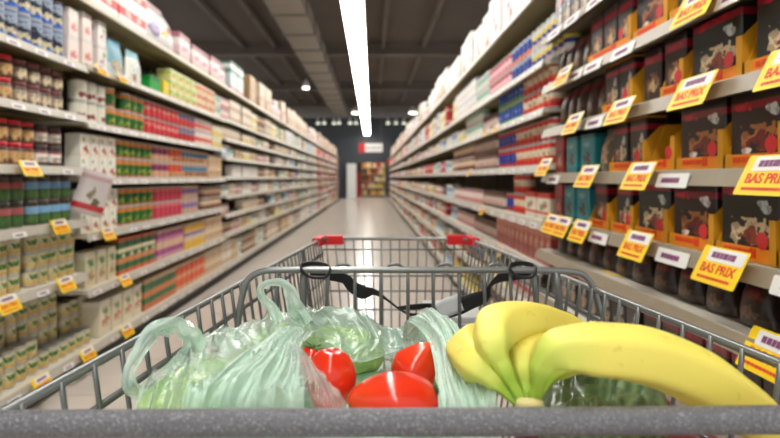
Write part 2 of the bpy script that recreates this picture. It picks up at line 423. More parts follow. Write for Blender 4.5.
spec('redcan', 'food_can', 'can', .104, .13, 0, 'red can', [(0, (150, 40, 46)), (.14, (206, 48, 56)), (.6, (222, 110, 106)), (.75, (196, 40, 50))], [(0, .55, .22, .1, (240, 190, 180))])
spec('redblue', 'food_can', 'can', .104, .13, 0, 'red can with blue top', [(0, (196, 56, 56)), (.55, (126, 130, 160)), (.85, (150, 60, 70))], [])
spec('whitered', 'food_can', 'can', .104, .13, 0, 'white and red can', [(0, (226, 200, 190)), (.3, (220, 90, 90)), (.55, (236, 220, 214))], [])
spec('plum', 'food_can', 'can', .104, .13, 0, 'beige can with plum band', [(0, (214, 168, 140)), (.45, (132, 52, 100)), (.8, (206, 160, 140))], [])
spec('orred', 'food_can', 'can', .104, .13, 0, 'beige can with orange-red band', [(0, (214, 170, 130)), (.4, (214, 86, 52)), (.85, (206, 170, 140))], [(0, .2, .3, .12, (190, 90, 60))])
spec('bluebeige', 'food_can', 'can', .104, .13, 0, 'beige can with steel blue band', [(0, (206, 164, 120)), (.45, (82, 132, 166)), (.8, (200, 160, 120))], [(0, .25, .3, .14, (170, 110, 80))])
spec('rosecan', 'food_can', 'can', .104, .13, 0, 'rose red can', [(0, (200, 66, 88)), (.7, (214, 120, 120)), (.9, (190, 60, 76))], [])
spec('lilac', 'food_can', 'can', .104, .13, 0, 'beige can with lilac band', [(0, (206, 172, 150)), (.4, (140, 116, 176)), (.75, (212, 180, 150))], [])
spec('darkgreen', 'tall_carton', 'box', .12, .245, .1, 'tall dark green carton with orange foot', [(0, (206, 96, 46)), (.12, (26, 96, 52)), (.3, (206, 130, 80)), (.45, (30, 104, 56)), (.6, (222, 214, 180)), (.72, (30, 104, 56)), (.9, (196, 90, 50))], [(.1, .5, .2, .08, (232, 224, 190))])
spec('pinkbeige', 'tall_carton', 'box', .12, .235, .1, 'tall beige carton with magenta stripes', [(0, (206, 160, 160)), (.15, (166, 70, 140)), (.35, (214, 180, 150)), (.6, (196, 120, 160)), (.72, (170, 70, 140)), (.9, (206, 176, 160))], [])
spec('yelpurple', 'tall_carton', 'box', .12, .235, .1, 'tall yellow and purple carton', [(0, (226, 180, 40)), (.3, (214, 190, 150)), (.5, (140, 110, 170)), (.65, (230, 190, 50)), (.9, (200, 170, 140))], [])
spec('greenbeige', 'tall_carton', 'box', .11, .21, .1, 'tall beige carton with green leaves', [(0, (220, 206, 176)), (.4, (206, 204, 170)), (.8, (226, 220, 200))], [(0, .3, .3, .2, (186, 150, 96)), (0, .7, .25, .12, (90, 140, 80))])
spec('greenorange2', 'tall_carton', 'box', .13, .23, .1, 'tall green and orange carton', [(0, (200, 110, 60)), (.2, (44, 110, 60)), (.4, (206, 120, 70)), (.6, (44, 110, 60)), (.85, (206, 180, 150))], [])
spec('orange2', 'tall_carton', 'box', .13, .23, .1, 'tall orange-red carton', [(0, (214, 180, 140)), (.15, (226, 92, 40)), (.45, (220, 150, 110)), (.6, (226, 86, 40)), (.9, (214, 180, 150))], [])
spec('saladbox', 'tall_carton', 'box', .15, .22, .12, 'tall cream carton with orange and green picture', [(0, (226, 216, 190)), (.85, (236, 232, 220))], [(0, .4, .35, .15, (206, 110, 60)), (0, .7, .25, .1, (120, 160, 96))])
# generic far products
gen = []
def g(key, kind, shape, w, h, d, desc, bands, blobs=(), lid=None): spec(key, kind, shape, w, h, d, desc, bands, blobs, lid); gen.append(key)
g('cream', 'food_box', 'box', .12, .13, .1, 'cream carton', [(0, (214, 196, 170)), (.4, (232, 222, 204))], [(0, .3, .3, .15, (190, 120, 100))])
g('whitepk', 'food_box', 'box', .14, .14, .1, 'white carton', [(0, (236, 234, 230)), (.8, (206, 214, 220))], [(0, .4, .25, .15, (210, 160, 150))])
g('tanpk', 'food_box', 'box', .13, .12, .1, 'tan carton', [(0, (206, 176, 140)), (.5, (222, 200, 168))], [(0, .5, .25, .2, (150, 90, 70))])
g('rosepk', 'food_can', 'can', .1, .12, 0, 'pink and white can', [(0, (206, 140, 140)), (.35, (236, 220, 216)), (.8, (190, 110, 116))], [])
g('bluepk', 'food_box', 'box', .12, .14, .1, 'pale blue carton', [(0, (196, 214, 226)), (.5, (110, 150, 200)), (.75, (226, 230, 232))], [])
g('mintpk', 'food_can', 'can', .1, .12, 0, 'mint and white can', [(0, (226, 230, 220)), (.5, (150, 196, 180)), (.8, (230, 230, 226))], [])
g('brownpk', 'food_can', 'can', .1, .12, 0, 'brown and cream can', [(0, (130, 84, 70)), (.4, (214, 190, 160)), (.8, (120, 70, 60))], [])
g('redpk', 'food_box', 'box', .12, .14, .1, 'red carton', [(0, (200, 50, 50)), (.5, (230, 180, 170)), (.7, (210, 60, 56))], [])
g('lemonpk', 'food_box', 'box', .12, .12, .1, 'lemon and white carton', [(0, (226, 206, 120)), (.5, (236, 230, 210))], [])
# tops
spec('topwhite', 'stock_box', 'box', .45, .15, .35, 'long white box with red stripe', [(0, (240, 236, 230)), (.35, (222, 60, 66)), (.75, (240, 236, 230))], [(.2, .55, .08, .2, (240, 200, 190)), (-.2, .55, .08, .2, (240, 200, 190))])
spec('toproll', 'stock_pack', 'pouch', .62, .4, .32, 'large white plastic-wrapped pack with red logo', [(0, (232, 232, 232)), (.7, (238, 236, 236)), (.85, (236, 214, 216))], [(.15, .45, .1, .09, (214, 40, 46)), (-.05, .3, .13, .09, (236, 196, 110)), (-.28, .35, .09, .12, (190, 180, 214)), (0, .8, .3, .04, (232, 150, 160))], cat='pack')
spec('toppink', 'stock_box', 'box', .3, .24, .3, 'white and pink stock box', [(0, (200, 180, 170)), (.3, (226, 190, 196)), (.55, (236, 226, 222)), (.8, (170, 110, 120))], [(0, .5, .25, .16, (222, 130, 150))])
spec('topgreen', 'stock_box', 'box', .32, .36, .3, 'white and green stock box', [(0, (196, 150, 160)), (.15, (206, 224, 222)), (.6, (120, 160, 146)), (.75, (236, 240, 238)), (.9, (70, 110, 90))], [(0, .5, .2, .2, (236, 238, 238))])
spec('toptan', 'stock_box', 'box', .4, .38, .34, 'plain tan cardboard box', [(0, (176, 140, 96)), (.9, (190, 156, 112))], [(.1, .3, .2, .1, (214, 190, 150))])
spec('topbeige', 'stock_box', 'box', .42, .40, .32, 'beige cardboard box', [(0, (206, 180, 150)), (.5, (220, 200, 176))], [(0, .5, .2, .15, (170, 130, 110))])
spec('topcream', 'stock_box', 'box', .36, .36, .32, 'cream and white stock box', [(0, (226, 214, 196)), (.6, (238, 234, 228))], [(0, .3, .2, .15, (200, 90, 70))])
spec('rollwhite', 'stock_pack', 'box', .34, .33, .28, 'white wrapped stock pack', [(0, (230, 230, 228)), (.8, (240, 240, 238))], [(0, .5, .2, .12, (120, 110, 130)), (.2, .3, .1, .1, (220, 90, 70))], cat='pack')
# right
spec('choc', 'coffee_pack', 'box', .1, .175, .07, 'dark brown pack with red title', [(0, (44, 26, 22)), (.72, (140, 24, 44)), (.86, (40, 22, 22))], [(0, .38, .36, .2, (150, 100, 66)), (.05, .3, .22, .1, (214, 180, 130)), (0, .8, .36, .05, (190, 30, 54))], rough=.3, cat='pack')
spec('choc2', 'coffee_pack', 'box', .1, .175, .07, 'black pack with red title and cream picture', [(0, (36, 24, 22)), (.74, (150, 24, 44)), (.84, (34, 26, 24)), (.95, (180, 120, 40))], [(0, .33, .34, .16, (206, 186, 150)), (-.1, .3, .18, .1, (150, 60, 50)), (.25, .6, .12, .08, (200, 200, 200))], rough=.3, cat='pack')
spec('bigchoc', 'coffee_pack', 'box', .185, .175, .07, 'wide dark pack with burger-like brown picture', [(0, (34, 22, 20)), (.76, (130, 20, 40)), (.86, (32, 22, 22))], [(.02, .4, .34, .2, (176, 110, 60)), (.05, .33, .26, .11, (112, 34, 30)), (-.2, .2, .1, .05, (236, 226, 214)), (-.25, .8, .3, .06, (196, 30, 56)), (.28, .72, .12, .07, (214, 214, 214))], rough=.3, cat='pack')
spec('bigchoc2', 'coffee_pack', 'box', .185, .175, .07, 'wide dark green-black pack with pale picture', [(0, (34, 30, 26)), (.06, (120, 24, 36)), (.12, (30, 34, 30)), (.85, (140, 22, 42)), (.95, (34, 26, 24))], [(0, .38, .36, .2, (222, 200, 160)), (.05, .3, .2, .1, (140, 60, 44)), (.3, .7, .12, .08, (200, 210, 210)), (-.1, .9, .4, .05, (200, 30, 50))], rough=.3, cat='pack')
spec('tealpk', 'coffee_pack', 'box', .135, .16, .07, 'teal pack with brown picture', [(0, (30, 110, 122)), (.15, (40, 140, 150)), (.9, (26, 96, 108))], [(0, .38, .26, .22, (96, 60, 50)), (0, .75, .3, .07, (130, 190, 196))], cat='pack')
spec('redbox', 'coffee_pack', 'box', .12, .185, .07, 'dark red pack with pink picture', [(0, (130, 30, 34)), (.6, (170, 40, 44)), (.85, (110, 26, 30))], [(0, .3, .25, .16, (206, 130, 110))], cat='pack')
spec('greypk', 'coffee_pouch', 'pouch', .13, .17, .08, 'grey pouch with peach picture', [(0, (110, 98, 86)), (.7, (150, 140, 124))], [(0, .4, .3, .3, (214, 176, 136)), (.05, .15, .16, .08, (120, 140, 80))], cat='pouch')
spec('brownpouch', 'coffee_pouch', 'pouch', .11, .175, .08, 'dark brown pouch', [(0, (60, 40, 32)), (.75, (130, 26, 36)), (.86, (84, 66, 56))], [(0, .35, .3, .2, (120, 90, 70))], cat='pouch')
spec('bag', 'coffee_bag', 'pouch', .115, .122, .08, 'dark brown bag with dim red title', [(0, (70, 52, 42)), (.2, (50, 32, 26)), (.78, (120, 84, 50)), (.84, (40, 26, 22))], [(0, .62, .34, .09, (124, 30, 36)), (0, .25, .28, .14, (120, 90, 72))], rough=.3, cat='bag')
spec('redwhite', 'tall_can', 'can', .085, .12, 0, 'red and white tall can', [(0, (200, 46, 34)), (.28, (214, 84, 60)), (.4, (222, 206, 180)), (.72, (212, 60, 44)), (.92, (190, 50, 40))], [(0, .5, .24, .14, (180, 150, 110))])
spec('bluegr', 'tall_can', 'can', .085, .12, 0, 'blue and green tall can', [(0, (90, 160, 90)), (.25, (40, 70, 160)), (.8, (50, 150, 110))], [(0, .5, .2, .15, (160, 180, 220))])
spec('bluered', 'tall_can', 'can', .085, .12, 0, 'blue and red tall can', [(0, (180, 50, 66)), (.25, (40, 60, 150)), (.75, (196, 50, 60))], [(0, .5, .2, .14, (120, 140, 200))])
spec('blueor', 'tall_can', 'can', .085, .11, 0, 'blue and peach tall can', [(0, (226, 140, 110)), (.3, (50, 70, 150)), (.8, (160, 180, 220))], [(0, .5, .2, .15, (80, 120, 200))])
spec('yelblue', 'tall_can', 'can', .085, .11, 0, 'white can with yellow and blue band', [(0, (206, 206, 200)), (.3, (60, 76, 150)), (.5, (230, 206, 80)), (.7, (210, 214, 216))], [(0, .2, .2, .12, (214, 120, 90))])
spec('pinkpk', 'tall_can', 'can', .085, .11, 0, 'pink tall can', [(0, (226, 150, 160)), (.4, (236, 206, 210)), (.7, (206, 70, 90))], [])
spec('redtube', 'tall_carton', 'box', .1, .2, .1, 'tall dull red carton', [(0, (150, 60, 54)), (.35, (196, 84, 70)), (.7, (206, 130, 110)), (.85, (160, 56, 50))], [(0, .5, .25, .2, (222, 190, 160))])
spec('greyjar', 'food_jar', 'jar', .085, .13, 0, 'grey and white jar with red spot', [(0, (120, 100, 90)), (.2, (206, 196, 186)), (.6, (120, 84, 74))], [(0, .35, .25, .15, (206, 90, 70))], (96, 70, 60))
spec('redframe', 'food_box', 'box', .21, .14, .1, 'wide white box with red frame and picture', [(0, (222, 214, 200)), (.2, (214, 60, 44)), (.3, (230, 220, 200)), (.8, (214, 66, 50))], [(0, .5, .28, .2, (90, 120, 80)), (.1, .5, .16, .12, (196, 60, 44))])

# ------------------------------------------------------------------ placing products
placed = []       # (kind, Y, key, matrix, label, group)
SH = {}
def shelf_words(side, z):
    s = 'left' if side < 0 else 'right'
    return s
def put(side, key, y, z, dx, label, group, rz=0, sc_=1.0):
    sp = SP[key]; off = (sp['w'] / 2 if sp['shape'] in ('can', 'jar') else 0)
    x = (LX - dx - off) if side < 0 else (RX + dx + off)
    ang = (PI / 2 if side < 0 else -PI / 2) + rz
    placed.append((sp['kind'], math.hypot(y, x) , key, (x, y, z, ang, sc_), label, group))
def fill(side, key, y0, y1, z, where, stack=1, dx=.03, gap=.004, rows=1, skip=()):
    sp = SP[key]; n = max(1, int((y1 - y0 + .02) / (sp['w'] + gap))); step = (y1 - y0) / n
    words_row = ['lowest', 'middle', 'topmost'] if stack == 3 else (['lower', 'upper'] if stack == 2 else (['only'] if stack == 1 else ['lowest', 'second', 'third', 'topmost']))
    grp = f"{sp['desc']}s on {where}"
    for k in range(n):
        for s in range(stack):
            if (k, s) in skip: continue
            for r in range(rows):
                if n <= 12 and '@' not in where:
                    w = f"{sp['desc']}, {ORD[k]} along, " + (f"{words_row[s]} row, " if stack > 1 else '') + where
                    if rows > 1 and r: w = f"{sp['desc']}, behind the front row, {where}"
                else:
                    w = f"{sp['desc']} on {where.replace('@', '')}"
                jit = random.uniform(-.004, .004)
                put(side, key, y0 + (k + .5) * step + random.uniform(-.002, .002), z + s * sp['h'] * 1.002, dx + abs(jit) + r * (max(sp['d'], sp['w'] if sp['shape'] in ('can', 'jar') else 0) + .006), w, grp, random.uniform(-.06, .06) if sp['shape'] != 'can' else random.uniform(-.5, .5))
def YL(x): return 1.67 * F / (VX - x)
def YR(x): return .86 * F / (x - VX)
def FL(key, x0, x1, z, where, **k): fill(-1, key, YL(x0) + .003, YL(x1) - .003, z, where, **k)
def FR(key, x0, x1, z, where, **k): fill(1, key, YR(x1) + .003, YR(x0) - .003, z, where, **k)
tiny = .002
# left, nearest bays
FL('navy', 2, 73, 1.80 + tiny, 'left top shelf', stack=2)
FL('palegreen', -20, 1, 1.80 + tiny, 'left top shelf', stack=2)
FL('pinkcarton', 73.5, 85, 1.80 + tiny, 'left top shelf', stack=2)
FL('redlid', -25, 25, 1.51 + tiny, 'left second shelf', stack=2)
FL('brownlid', 25, 73, 1.51 + tiny, 'left second shelf', stack=2)
FL('redlid', -25, 45, 1.21 + tiny, 'left third shelf', stack=2)
FL('whitejar', 45, 73, 1.21 + tiny, 'left third shelf', stack=2)
FL('redgreen', -25, 36, .91 + tiny, 'left fourth shelf', stack=2)
FL('bluegreen', 37, 80, .91 + tiny, 'left fourth shelf', stack=2)
FL('veg', -25, 32, .60 + tiny, 'left fifth shelf', stack=3, rows=2)
FL('veg', 37, 83, .60 + tiny, 'left fifth shelf, far half', stack=3, rows=2, skip=((5, 2),))
FL('veg', -25, 50, .15 + tiny, 'left bottom shelf', stack=2, dx=.04)
FL('veg', 51, 100, .15 + tiny, 'left bottom shelf beyond stacks', stack=1, dx=.04)
fill(-1, 'veg', 2.72, 3.28, .15 + tiny, 'left bottom shelf at back', stack=4, dx=.13)
fill(-1, 'veg', 3.32, 3.62, .15 + tiny, 'back of left bottom shelf, far end', stack=3, dx=.13)
# bay B
FL('pinkcarton', 86, 100, 1.82 + tiny, 'left top shelf beyond navy cans', stack=2)
FL('lilaccarton', 100, 115, 1.82 + tiny, 'left top shelf', stack=2)
FL('bluepouch', 116, 131, 1.82 + tiny, 'left top shelf')
FL('whitepouch', 132, 151, 1.82 + tiny, 'left top shelf')
FL('greenbox', 152, 167, 1.82 + tiny, 'left top shelf')
FL('yellowbox', 168, 173, 1.82 + tiny, 'left top shelf')
FL('palegreen', 174, 200, 1.82 + tiny, 'left top shelf, further part', stack=3)
FL('pinkflat', 200, 218, 1.82 + tiny, 'left top shelf', stack=3)
FL('mintpk', 218, 225, 1.82 + tiny, 'left top shelf', stack=2)
FL('whitedot', 86, 114, 1.48 + tiny, 'left second shelf', stack=2)
FL('greenor', 115, 151, 1.48 + tiny, 'left second shelf', stack=2, skip=((1, 1),))
FL('redcan', 151, 184, 1.48 + tiny, 'left second shelf', stack=2)
FL('redblue', 184, 200, 1.48 + tiny, 'left second shelf', stack=2)
FL('whitered', 200, 216, 1.48 + tiny, 'left second shelf', stack=2)
FL('lemonpk', 216, 225, 1.48 + tiny, 'left second shelf', stack=2)
FL('tallwhite', 86, 121, 1.15 + tiny, 'left third shelf', stack=2)
FL('greenor', 122, 158, 1.15 + tiny, 'left third shelf', stack=2)
FL('plum', 159, 174, 1.15 + tiny, 'left third shelf', stack=2)
FL('orred', 174, 187, 1.15 + tiny, 'left third shelf', stack=2)
FL('bluebeige', 187, 212, 1.15 + tiny, 'left third shelf', stack=2)
FL('tanpk', 212, 225, 1.15 + tiny, 'left third shelf', stack=2)
FL('tallwhite', 86, 123, .82 + tiny, 'left fourth shelf', stack=2)
FL('greenor', 124, 159, .82 + tiny, 'left fourth shelf', stack=2)
FL('rosecan', 160, 187, .82 + tiny, 'left fourth shelf', stack=2)
FL('lilac', 188, 203, .82 + tiny, 'left fourth shelf', stack=2)
FL('brownpk', 208, 225, .82 + tiny, 'left fourth shelf', stack=2)
FL('greenbeige', 90, 122, .49 + tiny, 'left fifth shelf')
FL('darkgreen', 123, 160, .49 + tiny, 'left fifth shelf')
FL('pinkbeige', 161, 187, .49 + tiny, 'left fifth shelf')
FL('yelpurple', 188, 208, .49 + tiny, 'left fifth shelf')
FL('tanpk', 208, 225, .49 + tiny, 'left fifth shelf', stack=2)
FL('saladbox', 104, 147, .15 + tiny, 'left bottom shelf')
FL('greenorange2', 148, 180, .15 + tiny, 'left bottom shelf')
FL('orange2', 180, 208, .15 + tiny, 'left bottom shelf')
FL('tanpk', 208, 225, .15 + tiny, 'left bottom shelf', stack=2)
# far left, random runs by bay
def gen_fill(side, bays, choose, deckz):
    for bi, (y0, L, cfg) in enumerate(bays):
        zs = cfg + [None]
        lv = sorted(cfg)
        for si, z in enumerate(lv):
            top = (lv[si + 1] if si + 1 < len(lv) else deckz) - .05
            y = y0 + .02
            while y < y0 + L - .06:
                run = random.uniform(.25, .55); y1 = min(y + run, y0 + L - .02)
                if y1 - y < .13: break
                key = choose(y, z); sp = SP[key]
                st = max(1, min(3, int((top - z) / sp['h'])))
                if random.random() < .06: y = y1; continue
                s = 'left' if side < 0 else 'right'
                nm = ORD[len(lv) - si - 1]
                fill(side, key, y, y1, z + tiny, f"@{s} side's {nm} shelf far down the aisle", stack=st)
                y = y1 + .006
def chooseL(y, z):
    if 13 < y < 17.5 and random.random() < .6: return random.choice(['bluepk', 'mintpk', 'whitepk'])
    if y > 17.5 and random.random() < .5: return random.choice(['redpk', 'rosepk'])
    if 17.2 < y < 18.6: return 'redpk'
    return random.choice(['cream', 'cream', 'whitepk', 'tanpk', 'rosepk', 'brownpk', 'mintpk', 'bluepk', 'cream', 'lemonpk'])
gen_fill(-1, [b for b in lbays if b[0] > 6.4], chooseL, DL)
def chooseR(y, z):
    return random.choice(['rosepk', 'rosepk', 'cream', 'redpk', 'whitepk', 'brownpk', 'redpk', 'lemonpk', 'mintpk', 'rosepk', 'tanpk', 'bluepk'])
# right, mid distance  Y 2.81 .. 6
e = cfgE
FR('yelblue', 524, 560, e[0] + tiny, 'right top shelf', stack=2)
FR('blueor', 505, 524, e[0] + tiny, 'right top shelf', stack=2)
FR('pinkpk', 484, 505, e[0] + tiny, 'right top shelf', stack=2)
FR('mintpk', 472, 484, e[0] + tiny, 'right top shelf', stack=2)
FR('whitepk', 452, 472, e[0] + tiny, 'right top shelf', stack=2)
FR('redwhite', 516, 545, e[1] + tiny, 'right second shelf', stack=2)
FR('bluegr', 493, 516, e[1] + tiny, 'right second shelf', stack=2)
FR('greyjar', 478, 492, e[1] + tiny, 'right second shelf', stack=1)
FR('mintpk', 462, 477, e[1] + tiny, 'right second shelf', stack=2)
FR('lemonpk', 450, 461, e[1] + tiny, 'right second shelf', stack=1)
FR('redwhite', 509, 545, e[2] + tiny, 'right third shelf', stack=2)
FR('bluered', 493, 509, e[2] + tiny, 'right third shelf', stack=2)
FR('greyjar', 470, 491, e[2] + tiny, 'right third shelf', stack=2)
FR('brownpk', 450, 469, e[2] + tiny, 'right third shelf', stack=2)
FR('redframe', 518, 545, e[3] + tiny, 'right fourth shelf', stack=1)
FR('redwhite', 507, 518, e[3] + tiny, 'right fourth shelf', stack=2)
FR('bluered', 500, 507, e[3] + tiny, 'right fourth shelf', stack=1)
FR('greyjar', 478, 498, e[3] + tiny, 'right fourth shelf', stack=1)
FR('rosepk', 450, 477, e[3] + tiny, 'right fourth shelf', stack=1)
FR('redtube', 492, 545, e[4] + tiny, 'right fifth shelf')
FR('greyjar', 470, 491, e[4] + tiny, 'right fifth shelf')
FR('rosepk', 450, 469, e[4] + tiny, 'right fifth shelf')
FR('whitered', 505, 545, e[5] + tiny, 'right sixth shelf')
FR('lemonpk', 480, 504, e[5] + tiny, 'right sixth shelf')
FR('bluebeige', 452, 479, e[5] + tiny, 'right sixth shelf')
FR('lemonpk', 505, 545, e[6] + tiny, 'right bottom shelf', stack=2)
FR('brownpk', 475, 504, e[6] + tiny, 'right bottom shelf', stack=2)
FR('yellowbox', 452, 474, e[6] + tiny, 'right bottom shelf')
gen_fill(1, [b for b in rbays if b[0] > 5.9], chooseR, DR)
# right, nearest two bays
d = cfgD
FR('redbox', 549, 557, d[3] + tiny, 'right fourth shelf')
FR('tealpk', 558, 588, d[3] + tiny, 'right fourth shelf')
FR('greypk', 590, 601, d[3] + tiny, 'right fourth shelf')
FR('redbox', 549, 555, d[4] + tiny, 'right fifth shelf')
FR('tealpk', 556, 583, d[4] + tiny, 'right fifth shelf')
FR('brownpouch', 551, 598, d[2] + tiny, 'right third shelf')
FR('choc', 630, 655, d[2] + tiny, 'right third shelf')
FR('brownpouch', 549, 583, d[1] + tiny, 'right second shelf')
FR('choc2', 549, 640, d[0] + tiny, 'right top shelf')
FR('choc', 640, 780, d[0] + tiny, 'right top shelf, nearer half')
FR('bag', 551, 640, d[5] + tiny, 'right sixth shelf', dx=.018)
FR('bag', 641, 760, d[5] + tiny, 'right sixth shelf, nearer half', dx=.018)
FR('bag', 765, 900, d[5] + tiny, 'right sixth shelf, nearest part', dx=.018)
FR('choc2', 551, 640, d[6] + tiny, 'right seventh shelf', dx=.0, gap=.01)
FR('choc', 641, 900, d[6] + tiny, 'right seventh shelf', dx=.0, gap=.01)
FR('choc', 551, 640, d[7] + tiny, 'right eighth shelf', dx=.0)
FR('redbox', 641, 820, d[7] + tiny, 'right eighth shelf', dx=.0)
FR('yellowbox', 551, 820, d[8] + tiny, 'right bottom shelf', dx=.0)
# top decks
def deckfill(side, keys, y0, y1, deck, where):
    y = y0
    i = 0
    while y < y1:
        key = keys(y, i); sp = SP[key]
        put(side, key, y + sp['w'] / 2, deck + tiny, .03 + random.uniform(0, .03), f"{sp['desc']}, {where}, {ORD[i]} along" if i < 20 else f"{sp['desc']}, {where}, far down the aisle", f"{sp['desc']}s {where}", random.uniform(-.03, .03), random.uniform(.9, 1.08))
        y += sp['w'] * 1.06 + .01; i += 1
for z, n0 in ((DL, 'lower'), (DL + .153, 'upper')):
    for k, yy in enumerate((3.55, 4.02)):
        put(-1, 'topwhite', yy, z + tiny, .02, f"long white box with red stripe, {n0} layer, {['nearer', 'farther'][k]}, on top of left shelves", 'striped boxes on top of the left shelves')
put(-1, 'topwhite', 3.08, DL + tiny, .02, 'nearest long white box with red stripe on top of left shelves', 'striped boxes on top of the left shelves')
put(-1, 'toproll', 4.68, DL + tiny, .02, SP['toproll']['desc'] + ' on top of left shelves', None)
deckfill(-1, lambda y, i: 'toppink', 5.05, 6.6, DL, 'on top of left shelves')
put(-1, 'topgreen', 6.95, DL + tiny, .02, 'white and green stock box on top of left shelves, nearer one', 'green stock boxes on top of the left shelves')
put(-1, 'topgreen', 7.3, DL + tiny, .02, 'white and green stock box on top of left shelves, farther one', 'green stock boxes on top of the left shelves')
put(-1, 'toptan', 8.05, DL + tiny, .02, 'plain tan cardboard box on top of left shelves beyond green boxes', None)
deckfill(-1, lambda y, i: random.choice(['topbeige', 'topbeige', 'topcream', 'toppink']), 8.75, 27.5, DL, 'on top of left shelves')
put(1, 'rollwhite', 3.35, DR + tiny, .02, 'white wrapped stock pack nearest on top of right shelves', 'wrapped packs on top of the right shelves')
deckfill(1, lambda y, i: random.choice(['rollwhite', 'rollwhite', 'topcream']) if y < 9 else random.choice(['topcream', 'rollwhite', 'topbeige', 'toppink']), 3.6, 27.5, DR, 'on top of right shelves')

# instantiate: nearest 300 of each kind as objects, the rest as one stuff object each
kinds = {}
for p in placed: kinds.setdefault(p[0], []).append(p)
for kind, lst in kinds.items():
    lst.sort(key=lambda p: p[1])
    for p in lst[:290]:
        sp = SP[p[2]]; x, yy, z, a, s = p[3]
        w = p[4].split()
        if len(w) > 16: p = p[:4] + (' '.join(w[:16]),) + p[5:]
        o = link(kind, sp['me'], None, (x, yy, z), a, p[4], sp['cat'], p[5])
        if s != 1: o.scale = (s, 1, s)
    if len(lst) > 290:
        keys = sorted({p[2] for p in lst[290:]}); mats = []; idx = {}
        for k in keys: idx[k] = len(mats); mats += SP[k]['mats']
        mb = MB()
        for p in lst[290:]:
            sp = SP[p[2]]; x, yy, z, a, s = p[3]; lo = sp['lo']
            ca, sa = math.cos(a), math.sin(a)
            o = len(mb.v)
            mb.v += [(x + (v[0] * ca - v[1] * sa) * s, yy + (v[0] * sa + v[1] * ca) * s, z + v[2] * s) for v in lo.v]
            mb.f += [tuple(i + o for i in f) for f in lo.f]
            mb.m += [idx[p[2]] + i for i in lo.m]; mb.sm += lo.sm; mb.pc += lo.pc
        nm = kind.replace('_', ' ')
        mb.build(kind + '_mass', mats, label=f'the many small {nm}s far down both sides of the aisle', cat=sp['cat'], kind='stuff')
print('placed', {k: len(v) for k, v in kinds.items()})

# ------------------------------------------------------------------ display trays with packs (right)
def tray_mesh(w, rightside=True):
    m = MB(); dp = .2; t = .004
    m.box(-w / 2, w / 2, 0, dp, 0, t, 1)
    m.box(-w / 2, w / 2, dp - t, dp, t, .1, 1)
    m.box(-w / 2, w / 2, 0, t, t, .034, 0)
    for sx, hf in ((-1, .034), (1, .10)):     # sides; the nearer side rises to the front
        x0 = sx * w / 2; x1 = x0 - sx * t
        vs = []
        for x in (x0, x1): vs += [(x, t, t), (x, dp - t, t), (x, dp - t, .15), (x, .05, .145), (x, t, hf)]
        m.add(vs, [(0, 1, 2, 3, 4), (9, 8, 7, 6, 5), (0, 5, 6, 1), (1, 6, 7, 2), (2, 7, 8, 3), (3, 8, 9, 4), (4, 9, 5, 0)], 1)
        xa, xb = sorted((x0, x0 - sx * .022)); m.box(xa, xb, -.001, t, t, hf, 1)
    return m.mesh('display_tray', [M['orange'], M['tray_inside']])
TM = {}
def text_mesh(s, size, mat):
    cu = bpy.data.curves.new('lettering', 'FONT'); cu.body = s; cu.size = size; cu.extrude = .0006; cu.align_x = 'CENTER'; cu.align_y = 'CENTER'
    cu.offset = size * .02
    o = bpy.data.objects.new('tmp', cu); C.objects.link(o)
    dg = bpy.context.evaluated_depsgraph_get(); me = bpy.data.meshes.new_from_object(o.evaluated_get(dg))
    bpy.data.objects.remove(o); me.name = 'lettering'; me.materials.clear(); me.materials.append(mat); return me
m = MB()
x = -.06
random.seed(3)
for k in range(7):
    w = random.uniform(.008, .018); m.box(x, x + w, -.0016, 0, .018, .034); x += w + .004
for k in range(2): m.box(.028 + k * 0.012, .036 + k * .012, -.0017, 0, .012, .04)
TRAYTXT = m.mesh('tray_lettering', [M['red_ink']])
m = MB(); 
vs = [(.02 * math.cos(2 * PI * k / 16), -.002, .02 * math.sin(2 * PI * k / 16)) for k in range(16)]
m.add(vs, [tuple(range(16))]); DOT = m.mesh('red_dot', [M['red']])
def tray(x0, x1, z, packs, label, plabel, full=True):
    ya, yb = YR(x1), YR(x0); w = yb - ya - .006
    key = round(w, 3)
    if key not in TM: TM[key] = tray_mesh(w)
    o = link('display_tray', TM[key], None, (RX + .012, (ya + yb) / 2, z + tiny), -PI / 2, label, 'tray')
    tt = link('lettering', TRAYTXT, o); tt.location = (-w * .05, 0, 0); tt.scale = (w / .2, 1, .8)
    dd = link('red_dot', DOT, o); dd.location = (w * .3, 0, .052)
    if packs:
        sp = SP[packs]; n = max(1, int((w - .01) / sp['w'])); 
        for k in range(n):
            for r in range(2 if full else 1):
                sx = min(1.12, (w - .012) / n / sp['w'])
                pk = link('coffee_pack', sp['me'], None, (RX + .02 + r * .078, ya + .006 + (k + .5) * (w - .008) / n, z + tiny + .005), -PI / 2,
                          (f"{plabel}, {ORD[k]} from near side" if r == 0 and n > 1 else plabel if r == 0 else f"pack hidden behind another: {plabel}"), 'pack', plabel)
                pk.scale = (sx, 1, 1)
tray(606, 642, d[3], 'choc2', 'small orange display tray left of the empty one, right fourth shelf', 'dark pack in small orange tray, right fourth shelf', False)
tray(645, 671, d[3], None, 'empty orange display tray on right fourth shelf', '')
tray(672, 719, d[3], 'bigchoc', 'orange display tray beyond the nearest, right fourth shelf', 'wide pack with brown picture, farther tray, right fourth shelf')
tray(720, 781, d[3], 'bigchoc', 'nearest orange display tray on right fourth shelf', 'wide pack with brown picture, nearest tray, right fourth shelf')
tray(586, 606, d[4], 'choc', 'small farthest orange tray on right fifth shelf', 'dark pack in farthest tray, right fifth shelf', False)
tray(607, 630, d[4], 'choc2', 'second farthest orange tray, right fifth shelf', 'dark pack in second farthest tray, right fifth shelf', False)
tray(631, 664, d[4], 'bigchoc2', 'middle orange tray, right fifth shelf', 'wide pale-picture pack in middle tray, right fifth shelf')
